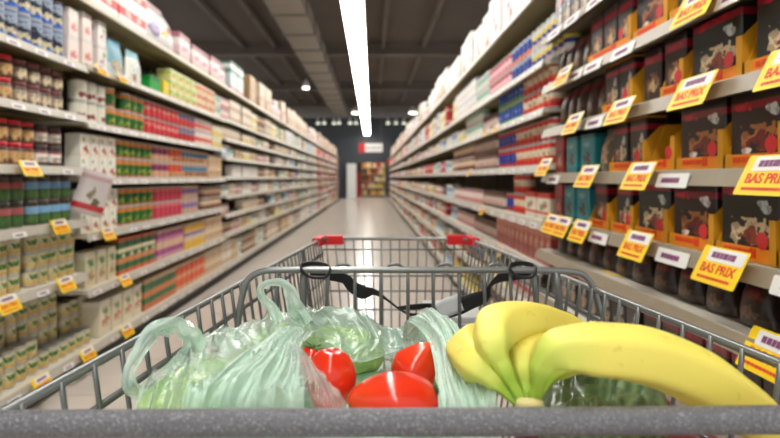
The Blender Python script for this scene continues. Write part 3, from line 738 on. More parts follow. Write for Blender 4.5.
tray(665, 710, d[4], 'bigchoc', 'orange tray second from front of right fifth shelf', 'wide brown-picture pack in tray, right fifth shelf')
tray(711, 772, d[4], 'bigchoc2', 'nearest orange tray on right fifth shelf', 'wide pale-picture pack in nearest tray, right fifth shelf')
tray(773, 860, d[4], 'bigchoc2', 'orange tray cut by picture edge, right fifth shelf', 'pack cut by picture edge, right fifth shelf')
tray(599, 629, d[2], 'choc2', 'orange tray far along right third shelf', 'dark packs in far tray, right third shelf', False)
tray(656, 680, d[2], 'choc', 'narrow orange tray in middle of right third shelf', 'dark packs in narrow tray, right third shelf')
tray(681, 738, d[2], 'bigchoc2', 'wide orange tray near the front of right third shelf', 'wide pack in second tray, right third shelf')
tray(739, 830, d[2], 'bigchoc2', 'nearest orange tray on right third shelf', 'wide pack in nearest tray, right third shelf')
tray(585, 628, d[1], 'choc', 'orange tray far along right second shelf', 'dark packs in far tray, right second shelf', False)
tray(629, 664, d[1], 'bigchoc', 'orange tray in middle of right second shelf', 'wide pack in middle tray, right second shelf')
tray(665, 720, d[1], 'bigchoc', 'near orange tray on right second shelf', 'wide pack in near tray, right second shelf')

# ------------------------------------------------------------------ price labels and promotion signs
BAS = text_mesh('BAS PRIX', .038, M['red_ink'])
m = MB(); x = -.075
random.seed(5)
for k in range(11):
    w = random.uniform(.006, .013); m.box(x, x + w, -.004, .004, 0, .0012); x += w + .0026
SMALLT = m.mesh('small_print', [M['red_ink']])
m = MB(); random.seed(9); x = -.06
for k in range(6):
    w = random.uniform(.01, .022); m.box(x, x + w, -.009, .009, 0, .001); x += w + .003
PRINT = m.mesh('price_print', [M['purple_ink']])
def quad(w, h, t, mat, name, r=.006):
    m = MB(); pts = []
    for cx, cy, a0 in ((w / 2 - r, h / 2 - r, 0), (-w / 2 + r, h / 2 - r, PI / 2), (-w / 2 + r, -h / 2 + r, PI), (w / 2 - r, -h / 2 + r, 1.5 * PI)):
        for k in range(4): a = a0 + k * PI / 6; pts.append((cx + r * math.cos(a), cy + r * math.sin(a)))
    n = len(pts); vs = [(p[0], p[1], 0) for p in pts] + [(p[0], p[1], t) for p in pts]
    m.add(vs, [tuple(range(n - 1, -1, -1)), tuple(range(n, 2 * n))] + [(k, (k + 1) % n, (k + 1) % n + n, k + n) for k in range(n)])
    return m.mesh(name, [mat])
SIGNB = quad(.2, .112, .0015, M['yellow'], 'promotion_sign')
SIGNW = quad(.16, .04, .0012, M['white'], 'price_panel')
LAB = quad(.165, .042, .0015, M['white'], 'price_label')
NEAR = {}
def face(o, side, tilt):
    # local x along shelf so that text reads from the aisle, local y up, local z towards aisle
    zt = math.radians(tilt)
    if side < 0: X = Vector((0, 1, 0)); out = Vector((1, 0, 0))
    else: X = Vector((0, -1, 0)); out = Vector((-1, 0, 0))
    Z = (out * math.cos(zt) + Vector((0, 0, 1)) * math.sin(zt)).normalized(); Y = Z.cross(X)
    R = Matrix((X, Y, Z)).transposed()
    o.rotation_euler = R.to_euler()
def sign(side, xc, z, label, s=1.0, big=True, tilt=26, dz=-.014):
    y = (1.63 if side < 0 else .823) * F / abs(xc - VX)
    x = (LX + .044) if side < 0 else (RX - .044)
    o = link('promotion_sign', SIGNB, None, (x, y, z + dz), 0, label, 'sign', 'yellow promotion signs on shelf rails'); face(o, side, tilt)
    o.scale = (s, s, s)
    w = link('price_panel', SIGNW, o); w.location = (.012, .031, .0017)
    p = link('price_print', PRINT, w); p.location = (0, 0, .0013)
    t = link('lettering', BAS, o); t.location = (0, -.011, .0022)
    t = link('small_print', SMALLT, o); t.location = (0, -.039, .0016)
def lab(side, yy, z, label, print_=True, s=1.0):
    x = (LX + .022) if side < 0 else (RX - .022)
    o = link('price_label', LAB, None, (x, yy, z - .027), 0, label, 'label', 'white price labels on the shelf rails'); face(o, side, 18); o.scale = (s, s, s)
    if print_:
        p = link('price_print', PRINT, o); p.location = (0, 0, .0016); p.scale = (.9, .8, 1)
SG = [(1, 722, d[4], 'nearest full yellow BAS PRIX sign on right fifth shelf'), (1, 637, d[4], 'yellow BAS PRIX sign under middle tray, right fifth shelf'),
      (1, 581, d[4], 'yellow sign, nearest of the three farther ones, right fifth shelf'), (1, 563, d[4], 'yellow sign, middle of the three farther ones, right fifth shelf'),
      (1, 552, d[4], 'yellow sign, farthest of the three, right fifth shelf'), (1, 640, d[3], 'yellow BAS PRIX sign on right fourth shelf below empty tray'),
      (1, 588, d[3], 'pale yellow sign under the teal packs, right fourth shelf'), (1, 772, d[3], 'yellow sign cut by right picture edge, right fourth shelf'),
      (1, 694, d[2], 'yellow sign near the front of right third shelf'), (1, 621, d[2], 'yellow sign in middle of right third shelf'),
      (1, 574, d[2], 'small yellow sign far along right third shelf'), (1, 795, d[2], 'yellow sign at picture edge, right third shelf'),
      (1, 697, d[1], 'yellow sign high up near the front, right second shelf'), (1, 564, d[1], 'yellow sign far along right second shelf'),
      (1, 775, d[5], 'yellow sign seen through cart wires, right sixth shelf'),
      (1, 545, e[2], 'yellow and white sign at the end of right third shelf'),
      (-1, 60, .91, 'yellow sign on left fourth shelf near blue-labelled jars'), (-1, 66, .60, 'yellow sign on left fifth shelf below beige cans'),
      (-1, 8, .60, 'nearest yellow sign on left fifth shelf'), (-1, 108, .82, 'small yellow sign on left fourth shelf beyond leaflet'),
      (-1, 125, .49, 'yellow sign on left fifth shelf beyond unit joint'), (-1, 88, .15, 'yellow sign, second from far on left bottom shelf'),
      (-1, 127, .15, 'farthest yellow sign on left bottom shelf'), (-1, 42, .15, 'nearest yellow sign on left bottom shelf'),
      (-1, 30, 1.21, 'yellow sign on left third shelf below red-lidded jars')]
for s_, xc, z, l in SG:
    sign(s_, xc, z, l, .74 if s_ < 0 else .84)
for s_, xc, z, l in ((1, 483, e[3], 'small yellow tag on right fourth shelf'), (1, 497, e[1], 'small yellow tag on right second shelf, nearer'), (1, 487, e[1], 'small yellow tag on right second shelf, farther'),
                     (-1, 101, 1.82, 'small yellow tag on left top shelf, nearer'), (-1, 122, 1.82, 'small yellow tag on left top shelf, farther'), (1, 470, e[2], 'small yellow tag on right third shelf'), (1, 500, e[4], 'small yellow tag on right fifth shelf')):
    sign(s_, xc, z, l, .62, dz=-.02)
random.seed(11)
used = [(s_, (YL(x) if s_ < 0 else YR(x)), z) for s_, x, z, l in SG]
for side, bays in ((-1, lbays), (1, rbays)):
    for bi, (y0, L, cfg) in enumerate(bays[:6]):
        for zi, z in enumerate(cfg):
            n = 4
            for k in range(n):
                yy = y0 + .13 + k * (L - .2) / (n - .4) + random.uniform(-.03, .03)
                if any(u[0] == side and abs(u[2] - z) < .01 and abs(u[1] - yy) < .17 for u in used): continue
                if yy < 1.0 or (side < 0 and yy < 2.4): continue
                lab(side, yy, z, f"white price label, {ORD[k]} on {ORD[zi]} shelf, {ORD[bi]} {'left' if side < 0 else 'right'} unit", True, 1.0 if side > 0 and bi < 2 else .62)
# price card lying on the bare shelf front
o = link('price_label', quad(.13, .07, .0015, M['yellow'], 'price_card'), None, (RX + .035, YR(608), d[5] + .0022), 0, 'yellow-edged price card lying flat on right sixth shelf', 'label'); o.rotation_euler = (0, 0, -PI / 2)
w = link('price_panel', quad(.1, .045, .001, M['white'], 'price_panel'), o); w.location = (0, 0, .0016); p = link('price_print', PRINT, w); p.location = (0, 0, .0011); p.scale = (.7, 1.3, 1)
# hanging leaflet at the left joint
p0 = px(92, 193, 3.2)
m = MB(); n = 8
vs = []; fs = []
for j in range(n + 1):
    for i in range(5):
        u = i / 4 - .5; v = j / n
        vs.append((u * .17, .012 * math.sin(v * 3 + u * 2), -.125 + v * .25))
for j in range(n):
    for i in range(4): fs.append((j * 5 + i, j * 5 + i + 1, j * 5 + i + 6, j * 5 + i + 5))
m.add(vs, fs, 0, [(v[0] / .17, 0, v[2] / .25 + .5) for v in vs], True)
lf = m.build('leaflet', pmat('leaflet_print', [(0, (206, 196, 194)), (.1, (186, 40, 44)), (.24, (214, 206, 204)), (.8, (206, 170, 174)), (.9, (214, 206, 206))], [(0, .5, .12, .12, (150, 140, 110)), (.15, .3, .1, .07, (110, 100, 60))]), None, loc=p0, label='pinkish white leaflet with red band hanging at the left unit joint', cat='leaflet')
lf.rotation_euler = (0, math.radians(17), .25); mo = lf.modifiers.new('s', 'SOLIDIFY'); mo.thickness = .001

# ------------------------------------------------------------------ end of the aisle
random.seed(21)
def far_rack(x0, x1, y, h, levels, label, cols, kick):
    r = link('display_rack', None, None, (x0, y, 0), label=label, cat='display rack')
    m = MB(); W = x1 - x0; m.box(0, W, .4, .43, 0, h); m.box(-.03, 0, 0, .43, 0, h); m.box(W, W + .03, 0, .43, 0, h); m.build('frame', kick, r)
    for k in range(levels):
        z = .12 + k * (h - .15) / levels
        m = MB(); m.box(0, W, 0, .4, z - .03, z); m.build('shelf', M['shelf'], r)
        xx = x0 + .02
        while xx < x1 - .15:
            w = random.uniform(.12, .2); hh = (h - .15) / levels * random.uniform(.55, .8)
            m = MB(); m.box(0, w, 0, .25, 0, hh - .03); m.box(.01, w - .01, .01, .24, hh - .03, hh)
            c = random.choice(cols)
            m.build('packet', FC[c], None, loc=(xx, y + .05, z + .001), label=f"{c} packet on the distant display rack beyond the aisle", cat='packet', group=f"{c} packets on the distant rack")
            xx += w + .015
FC = {k: plain('pk_' + k, v, .5) for k, v in dict(yellow=(236, 200, 110), orange=(214, 120, 60), red=(196, 60, 50), cream=(236, 220, 180), brown=(130, 80, 60), white=(225, 222, 215)).items()}
far_rack(-.62, .85, 34.2, 2.25, 5, 'brightly stocked display rack beyond the end of the aisle', ['yellow', 'orange', 'red', 'cream', 'brown', 'yellow'], M['shelf_under'])
r = link('freezer_cabinet', None, None, (-1.4, 31.5, 0), label='tall white glazed cabinet at far left end of the aisle', cat='cabinet')
m = MB(); m.box(0, .5, 0, .8, 0, 1.95); m.build('body', M['white'], r)
m = MB(); m.box(.5, .53, .05, .75, .15, 1.85); m.build('door', M['greyplastic'], r)
m = MB(); m.box(-1.0, -.72, 33.5, 34.0, .02, 1.5); m.box(-.98, -.74, 33.48, 33.5, .9, 1.3); m.build('promotion_stand', M['red'], label='red promotion stand left of the distant display rack', cat='stand')
r = link('end_display', None, None, (RX, 28.95, 0), label='dark blue end display with red sign at end of right shelves', cat='display')
m = MB(); m.box(0, .75, 0, .5, 0, 2.05); m.build('body', M['teal'], r)
m = MB(); m.box(-.1, .3, -.05, 0, 1.85, 2.12); m.build('sign', M['red'], r)
m = MB(); m.box(LX - .5, LX + .05, 28.4, 28.8, 0, 2.2); m.box(LX - .48, LX + .03, 28.38, 28.4, .3, 2.1); m.build('partition', M['wallback'], label='dark partition closing the far end of the left shelves', cat='partition')

# ------------------------------------------------------------------ shopping cart
YF = 1.497; YR0 = .36; RZ = .990
def xl(y): return lerp(-.252, -.132, (y - .375) / (YF - .375))
def xr(y): return lerp(.362, .253, (y - .375) / (YF - .375))
cart = link('shopping_cart', None, None, (0, 0, 0), label='grey wire shopping cart with red corner caps in the foreground', cat='shopping cart')
DEEP = .37; LEAN = .14
def wl(y, dz): return xl(y) + dz * LEAN
def wr(y, dz): return xr(y) - dz * LEAN
def yf(dz): return YF - dz * .2
# rim with rounded front corners
rimp = [(xl(YR0), YR0, RZ)] + [(xl(y), y, RZ) for y in (.7, 1.1, 1.44)] + [(xl(YF) + .012, 1.485, RZ), (xl(YF) + .035, YF, RZ), (xr(YF) - .035, YF, RZ), (xr(YF) - .012, 1.485, RZ)] + [(xr(y), y, RZ) for y in (1.44, 1.1, .7)] + [(xr(YR0), YR0, RZ)]
m = MB(); m.tube(rimp, .0045, 10); m.build('rim', M['rim'], cart)
drops = [.037, .097, .135, .18, .24, .30, .365]
for side, fx, nm in ((-1, wl, 'side_panel'), (1, wr, 'side_panel')):
    m = MB()
    for dz in drops: m.tube([(fx(YR0, dz), YR0, RZ - dz), (fx(yf(dz), dz), yf(dz), RZ - dz)], .0034 if dz < .05 else .0026, 6)
    y = .3975
    while y < YF - .03:
        m.tube([(fx(y, 0) - side * .004, y, RZ + .002), (fx(y, .02) - side * .004, y, RZ - .02), (fx(y, DEEP) - side * .004, y, RZ - DEEP)], .0026 if y < .9 else .0021, 6)
        y += .0425 if y < .7 else (.037 if y < 1 else .03)
    m.build(nm, M['wire'], cart)
    m = MB(); m.tube([(fx(1.28, 0) + side * .004, 1.28, RZ + .002), (fx(1.28, DEEP) + side * .004, 1.28, RZ - DEEP)], .0055, 8); m.build('support_post', M['wire'], cart)
m = MB(); fd = [.028, .095, .133, .179, .24, .30, .365]
for dz in fd: m.tube([(wl(yf(dz), dz), yf(dz), RZ - dz), (wr(yf(dz), dz), yf(dz), RZ - dz)], .0024, 6)
n = 16
for k in range(n):
    x = lerp(xl(YF) + .01, xr(YF) - .01, k / (n - 1)); x2 = lerp(wl(YF, DEEP), wr(YF, DEEP), k / (n - 1))
    m.tube([(x, YF, RZ + .001), (x2, yf(DEEP), RZ - DEEP)], .002, 6)
m.build('front_panel', M['wire'], cart)
m = MB()
for k in range(14):
    t = k / 13; m.tube([(lerp(wl(YR0, DEEP), wr(YR0, DEEP), t), YR0, RZ - DEEP), (lerp(wl(yf(DEEP), DEEP), wr(yf(DEEP), DEEP), t), yf(DEEP), RZ - DEEP)], .0024, 6)
for k in range(9):
    y = lerp(YR0, yf(DEEP), k / 8); m.tube([(wl(y, DEEP), y, RZ - DEEP - .004), (wr(y, DEEP), y, RZ - DEEP - .004)], .0026, 6)
m.build('bottom_panel', M['wire'], cart)
# rear panel just behind the bar
m = MB()
for dz in fd[2:]: m.tube([(wl(YR0, dz), YR0, RZ - dz), (wr(YR0, dz), YR0, RZ - dz)], .0026, 6)
for k in range(17):
    t = k / 16; m.tube([(lerp(wl(YR0, .1), wr(YR0, .1), t), YR0, RZ - .1), (lerp(wl(YR0, DEEP), wr(YR0, DEEP), t), YR0, RZ - DEEP)], .0024, 6)
m.build('rear_panel', M['wire'], cart)
# thick hammered bar across the rear
BZ = .9882
m = MB(); m.tube([(-.33, .30, BZ - .02), (-.325, .345, BZ - .006), (-.30, .372, BZ - .0035), (-.26, .375, BZ - .0012), (.06, .375, BZ + .0004), (.40, .375, BZ + .003), (.44, .372, BZ + .002), (.465, .345, BZ), (.47, .30, BZ - .02)], .0091, 24); m.build('handle_bar', M['bar'], cart)
# child seat frame
SY = .815
A = lambda x, y, Y=SY: px(x, y, Y)
fp = [A(232, 372), A(236, 340), A(239, 315), A(243, 293), A(249, 279), A(262, 271.5), A(285, 270), A(345, 270), A(395, 270), A(450, 270), A(520, 270), A(570, 271.5), A(586, 277), A(594, 291), A(600, 312), A(606, 340), A(611, 372)]
m = MB(); m.tube(catmull(fp, 6), .0048, 12)
m.tube([A(232, 352), A(611, 352)], .0035, 8)
m.build('child_seat_frame', M['rim'], cart)
m = MB()
for xa, xb, r in ((328, 325, .0026), (355, 355, .0026), (381, 381, .0026), (408, 408, .0026), (433, 434, .0026), (459, 460, .0026), (484, 486, .0026), (510, 514, .0026), (277, 276, .0036), (303.5, 302, .0048), (534, 540, .0042), (556, 564, .0052)):
    m.tube([A(xa, 272), A(xa + (xb - xa) * .15, 285), A(xb, 350, SY - .01)], r, 8)
m.build('seat_back_grid', M['wire'], cart)
m = MB()
for xc in (343, 395, 445, 495):
    m = MB(); m.tube(catmull([px(xc - 9, 271, SY + .02), px(xc - 6, 265.8, SY + .02), px(xc, 264.3, SY + .02), px(xc + 6, 265.8, SY + .02), px(xc + 9, 271, SY + .02)], 5), .0022, 8)
    m.build('wire_hook', M['wire'], cart)
# pale plastic seat flap behind the strap
m = MB(); a = px(428, 317, .93); b = px(486, 317, .93); m.box(a.x, b.x, .93, 1.06, a.z - .05, a.z); m.box(a.x + .006, b.x - .006, .925, .93, a.z - .04, a.z - .01)
o = m.build('seat_flap', M['greyplastic'], cart); bevel(o, .006, 3)
# corner caps
for sx, nm in ((-1, 0), (1, 0)):
    m = MB(); X0 = xl(YF) if sx < 0 else xr(YF)
    xa, xb = sorted((X0 - sx * 0, X0 - sx * .056))
    m.box(xa, xb, YF - .014, YF + .014, RZ - .015, RZ + .01)
    ya = YF - .075; xs = xl(ya) if sx < 0 else xr(ya)
    q = .011
    vs = [(xs - q, ya, RZ - .012), (xs + q, ya, RZ - .012), (X0 + q, YF + .01, RZ - .015), (X0 - q, YF + .01, RZ - .015),
          (xs - q, ya, RZ + .009), (xs + q, ya, RZ + .009), (X0 + q, YF + .01, RZ + .010), (X0 - q, YF + .01, RZ + .010)]
    m.add(vs, [(3, 2, 1, 0), (4, 5, 6, 7), (0, 1, 5, 4), (1, 2, 6, 5), (2, 3, 7, 6), (3, 0, 4, 7)])
    o = m.build('corner_cap', M['red_plastic'], cart); bevel(o, .003, 3); tag(o, 'red plastic corner cap')
# undercarriage and wheels
m = MB()
for fx in (wl, wr):
    s = 1 if fx is wl else -1
    m.tube([(fx(.42, DEEP), .42, RZ - DEEP - .01), (fx(.42, DEEP), .40, .3), (fx(.5, DEEP), .5, .17), (fx(1.36, DEEP), 1.36, .17)], .011, 10)
m.tube([(wl(1.36, DEEP), 1.36, .17), (wr(1.36, DEEP), 1.36, .17)], .011, 10); m.tube([(wl(.5, DEEP), .5, .17), (wr(.5, DEEP), .5, .17)], .011, 10)
m.build('chassis', M['wire'], cart)
for y in (.5, 1.36):
    for fx in (wl, wr):
        x = fx(y, DEEP); m = MB(); m.tube([(x - .014, y, .062), (x - .009, y, .062), (x + .009, y, .062), (x + .014, y, .062)], [.05, .062, .062, .05], 20)
        w = m.build('wheel', M['rubber'], cart)
        m = MB(); m.tube([(x, y, .17), (x + .02, y, .13), (x + .02, y, .06)], .006, 6); m.tube([(x, y, .17), (x - .02, y, .13), (x - .02, y, .06)], .006, 6); m.tube([(x - .022, y, .062), (x + .022, y, .062)], .006, 8); m.build('caster_fork', M['wire'], w)

# strap
def ribbon(pts, widths, twists, th=.0018, n=8):
    P = catmull(pts, n); N = len(P); m = MB(); vs = []; fs = []
    W = [lerp(widths[min(int(i / n), len(widths) - 1)], widths[min(int(i / n) + 1, len(widths) - 1)], (i % n) / n) for i in range(N)]
    T = [lerp(twists[min(int(i / n), len(twists) - 1)], twists[min(int(i / n) + 1, len(twists) - 1)], (i % n) / n) for i in range(N)]
    for i, p in enumerate(P):
        t = (P[min(i + 1, N - 1)] - P[max(0, i - 1)]).normalized()
        a = Vector((0, 1, 0)).cross(t).normalized()          # in-picture-plane normal
        b = t.cross(a).normalized()
        w = a * math.cos(T[i]) + b * math.sin(T[i]); nn = t.cross(w).normalized()
        for s, q in ((-1, -1), (-.5, -1.25), (.5, -1.25), (1, -1), (1, 1), (.5, 1.25), (-.5, 1.25), (-1, 1)):
            vs.append(p + w * s * W[i] / 2 + nn * q * th / 2)
    for i in range(N - 1):
        for k in range(8): fs.append((i * 8 + k, i * 8 + (k + 1) % 8, (i + 1) * 8 + (k + 1) % 8, (i + 1) * 8 + k))
    fs.append(tuple(range(7, -1, -1))); fs.append(tuple((N - 1) * 8 + k for k in range(8)))
    m.add(vs, fs, 0, smooth=True); return m
Q = lambda x, y, Y=.86: px(x, y, Y)
strap = link('seat_strap', None, cart)
rb = ribbon([Q(310, 273), Q(330, 275), Q(345, 279), Q(353, 287), Q(363, 292), Q(374, 292), Q(386, 299), Q(398, 308), Q(409, 314, .87), Q(422, 316, .88), Q(434, 314, .87)],
            [.014, .017, .018, .019, .022, .012, .007, .006, .007, .012, .014], [0, .2, .5, .2, .1, .6, 1.1, 1.2, .9, .3, .2]); rb.build('webbing', M['strap'], strap)
rb = ribbon([Q(398, 308, .88), Q(412, 307, .88), Q(426, 306, .88), Q(438, 308, .87), Q(452, 314, .87)], [.004, .009, .009, .012, .012], [.3] * 5); rb.build('webbing', M['strap'], strap)
rb = ribbon([Q(446, 312), Q(460, 306), Q(472, 301), Q(484, 296), Q(490, 286), Q(498, 279), Q(510, 275), Q(534, 272)],
            [.022, .026, .024, .022, .01, .016, .02, .016], [.1, .1, .2, .3, 1, .6, .3, .1]); rb.build('webbing', M['strap'], strap)
rb = ribbon([Q(437, 311, .846), Q(448, 307, .846), Q(461, 302, .846)], [.022, .028, .026], [.1, .1, .1], .0025); o = rb.build('care_label', M['tagwhite'], strap); tag(o, 'white printed care label on black strap')
for xa, xb in ((301, 330), (510, 536)):     # loops round the frame
    m = MB()
    for k in range(3):
        dy = k * 1.2; m.tube(catmull([px(xa, 268 + dy, SY - .012), px(xa + 2, 263.5 + dy, SY - .002), px((xa + xb) / 2, 262.2 + dy, SY + .012), px(xb - 3, 264.5 + dy, SY + .012), px(xb, 269 + dy, SY - .008), px(xb - 4, 276 + dy * .5, SY - .012), px((xa + xb) / 2, 277 + dy * .5, SY - .012), px(xa + 6, 275 + dy * .4, SY - .012)], 5, True), .0016, 8, closed=True)
    m.build('strap_loop', M['blackplastic'], strap)

# ------------------------------------------------------------------ produce
def attr_mat(name, stops, rough=.35, bumps=.15, spec_=None, noisec=None, sss=0):
    t = NT(name); at = t.n('ShaderNodeAttribute'); at.attribute_name = 'pc'; sp = t.n('ShaderNodeSeparateXYZ'); t.l(at.outputs['Vector'], sp.inputs[0])
    nz = t.noise(35, 4); r = t.n('ShaderNodeValToRGB'); el = r.color_ramp.elements
    el[0].position = stops[0][0]; el[0].color = lin(stops[0][1]); el[1].position = stops[-1][0]; el[1].color = lin(stops[-1][1])
    for p, c in stops[1:-1]: q = el.new(p); q.color = lin(c)
    v = t.math('ADD', sp.outputs[2], t.math('MULTIPLY', t.math('SUBTRACT', nz, .5), .12)); t.l(v, r.inputs[0]); col = r.outputs[0]
    if noisec: col = t.mix(t.math('MULTIPLY', t.math('GREATER_THAN', t.noise(90, 4), .66), .35), col, lin(noisec))
    p = t.pri(col, rough); p.inputs['Subsurface Weight'].default_value = sss; p.inputs['Subsurface Scale'].default_value = .01
    t.l(t.bump(t.noise(60, 5), bumps, .001), p.inputs['Normal']); return t.done(p.outputs[0])
M['banana'] = attr_mat('banana_skin', [(0, (150, 190, 60)), (.16, (172, 208, 70)), (.3, (224, 232, 108)), (.46, (248, 234, 112)), (.92, (246, 224, 92)), (1, (110, 90, 40))], .5, .12, noisec=(216, 196, 80), sss=.05)
M['crown'] = attr_mat('banana_crown', [(0, (226, 206, 156)), (1, (214, 200, 140))], .6, .6, noisec=(120, 90, 50))
def loft(pts, radii, seg=14, facets=0, closed_tip=True):
    """swept body with softly pentagonal section"""
    P = catmull(pts, 10); N = len(P); m = MB(); vs = []; fs = []; pc = []
    up = None; nseg = len(pts) - 1
    for i, p in enumerate(P):
        u = i / (N - 1) * nseg; k = min(int(u), nseg - 1); f = u - k
        f2 = f * f * (3 - 2 * f); r = lerp(radii[k], radii[k + 1], f2)
        t = (P[min(i + 1, N - 1)] - P[max(0, i - 1)]).normalized()
        if up is None: up = Vector((0, -1, .3)).normalized()
        a = t.cross(up).normalized(); b = a.cross(t).normalized(); up = b
        for s in range(seg):
            an = 2 * PI * s / seg; q5 = (an + .25) % (2 * PI / 5) - PI / 5; rr = r * (1 - facets + facets * 1.06 * math.cos(PI / 5) / math.cos(q5) / .9)
            vs.append(p + a * math.cos(an) * rr + b * math.sin(an) * rr); pc.append((0, 0, i / (N - 1)))
    for i in range(N - 1):
        for s in range(seg): fs.append((i * seg + s, i * seg + (s + 1) % seg, (i + 1) * seg + (s + 1) % seg, (i + 1) * seg + s))
    fs.append(tuple(range(seg - 1, -1, -1))); fs.append(tuple((N - 1) * seg + s for s in range(seg)))
    m.add(vs, fs, 0, pc, True); return m
B = px
bun = link('banana_bunch', None, None, tuple(px(524, 402, .415)), label='bunch of yellow bananas with greenish necks at right of the cart', cat='bananas')
def child_world(mb, name, mat, root):
    l = root.location; mb.v = [(v[0] - l[0], v[1] - l[1], v[2] - l[2]) for v in mb.v]
    return mb.build(name, mat, root)
def ban(pts, w):
    # w: widths in pixels at the given depths
    P = [px(*p) for p in pts]; R = [q / 2 * p[2] / F for q, p in zip(w, pts)]
    return loft(P, R, 40, .75)
child_world(ban([(520, 404, .43), (506, 392, .435), (490, 377, .44), (474, 362, .455), (470, 350, .50), (484, 344, .56), (505, 345, .61), (520, 348, .63)], [9, 11, 20, 38, 44, 38, 26, 6]), 'banana', M['banana'], bun)
child_world(ban([(524, 404, .425), (513, 385, .43), (502, 364, .435), (493, 344, .445), (498, 328, .47), (525, 321, .50), (556, 327, .54), (590, 340, .58), (612, 352, .60)], [10, 11, 18, 38, 44, 40, 34, 24, 5]), 'banana', M['banana'], bun)
child_world(ban([(529, 404, .435), (525, 386, .445), (521, 366, .455), (524, 350, .475), (545, 343, .51), (575, 350, .54), (600, 362, .56)], [9, 11, 20, 30, 34, 30, 6]), 'banana', M['banana'], bun)
child_world(ban([(533, 404, .415), (538, 386, .41), (543, 366, .405), (562, 351, .405), (600, 351, .405), (650, 358, .41), (700, 378, .415), (745, 406, .42), (785, 440, .43), (800, 470, .435)], [12, 14, 23, 42, 52, 55, 55, 48, 34, 8]), 'banana', M['banana'], bun)
child_world(ban([(530, 406, .44), (546, 380, .45), (566, 364, .46), (600, 355, .465), (650, 364, .465), (690, 384, .47), (728, 410, .48), (750, 440, .48)], [10, 14, 24, 34, 38, 36, 26, 6]), 'banana', M['banana'], bun)
m = MB(); lathe(m, [(.008, 0, 0), (.0095, .004, 0), (.009, .010, 0), (.0088, .013, 0)], .02, 12)
for i, v in enumerate(m.v): m.v[i] = (v[0] * 1.15, v[1] * .8, v[2] + random.uniform(-.001, .001))
c = m.build('crown', M['crown'], bun); c.location = (.001, -.012, -.006); subdiv(c, 1); tag(c, 'dry cut crown of the bunch')

# tomatoes
M['tomato'] = attr_mat('tomato_skin', [(0, (222, 48, 24)), (.5, (236, 60, 30)), (.9, (240, 84, 40)), (1, (224, 110, 50))], .16, .08, sss=.1)
M['stem'] = plain('tomato_stem', (74, 110, 44), .6)
def tomato(x, y, Y, wpx, hpx, label, axis=0, point=0, cleft=0, lobes=5):
    c = px(x, y, Y); rx = wpx / 2 * Y / F; rz = hpx / 2 * Y / F; ry = (rx + rz) / 2
    m = MB(); vs = []; pc = []; fs = []; n = 28; k2 = 20
    for j in range(k2 + 1):
        th = PI * j / k2
        for i in range(n):
            ph = 2 * PI * i / n
            r = 1 + .03 * math.cos(lobes * ph) * math.sin(th) - cleft * math.exp(-((th) / .35) ** 2)
            pz = math.cos(th); q = math.sin(th)
            if point and pz < 0: q *= (1 + point * pz * .6); pz *= 1 + point * .35
            v = Vector((q * math.cos(ph) * r, q * math.sin(ph) * r, pz * r)); vs.append(v); pc.append((0, 0, j / k2))
    for j in range(k2):
        for i in range(n): fs.append((j * n + i, (j + 1) * n + i, (j + 1) * n + (i + 1) % n, j * n + (i + 1) % n))
    R = Matrix.Rotation(axis, 3, 'Y')
    vs = [R @ v for v in vs]; vs = [(v.x * rx, v.y * ry, v.z * rz) for v in vs]
    m.add(vs, fs, 0, pc, True)
    o = m.build('tomato', M['tomato'], None, loc=c, label=label, cat='tomato', group=None)
    if cleft > .06 and cleft != .08 or point > .7: return o
    m = MB()
    for k in range(5):
        a = k * 1.257; u = R @ Vector((0, 0, .93)); u = Vector((u.x * rx, u.y * ry, u.z * rz)); dv = R @ Vector((math.cos(a), math.sin(a), .1))
        m.tube([u, u + dv * .006, u + dv * .013], [.002, .0015, .0004], 6)
    m.build('calyx', M['stem'], o)
    return o
tomato(396, 399, .445, 90, 50, 'large shiny red tomato nearest the handle bar', 1.35, .25, .08, 5)
tomato(331, 380, .475, 50, 66, 'heart-shaped red tomato partly under film, left of the large one', .12, .55, .16, 4)
tomato(311, 366, .52, 32, 40, 'small red tomato peeking out at the left of opening', .3, .2, .05, 4)
tomato(415, 369, .52, 46, 50, 'pointed red tomato behind the large one on the right', -2.5, .75, .03, 5)

# pale celery hearts and marrows inside the bag
def vegm(name, c0, c1, rough=.4):
    t = NT(name); tc = t.n('ShaderNodeAttribute'); tc.attribute_name = 'pc'
    w = t.n('ShaderNodeTexWave'); w.inputs['Scale'].default_value = 1.6; w.inputs['Distortion'].default_value = 9; w.inputs['Detail'].default_value = 3; t.l(tc.outputs['Vector'], w.inputs['Vector'])
    col = t.mix(t.math('ADD', t.math('MULTIPLY', w.outputs['Fac'], .5), t.math('MULTIPLY', t.noise(30, 4), .5)), lin(c0), lin(c1))
    p = t.pri(col, rough); t.l(t.bump(w.outputs['Fac'], .4, .002), p.inputs['Normal']); return t.done(p.outputs[0])
M['lettuce'] = vegm('pale_green', (160, 214, 66), (214, 240, 120))
M['marrow'] = vegm('pale_marrow', (160, 198, 112), (200, 220, 140))
M['cabbage'] = vegm('dark_leaf', (48, 74, 42), (120, 146, 98), .3)
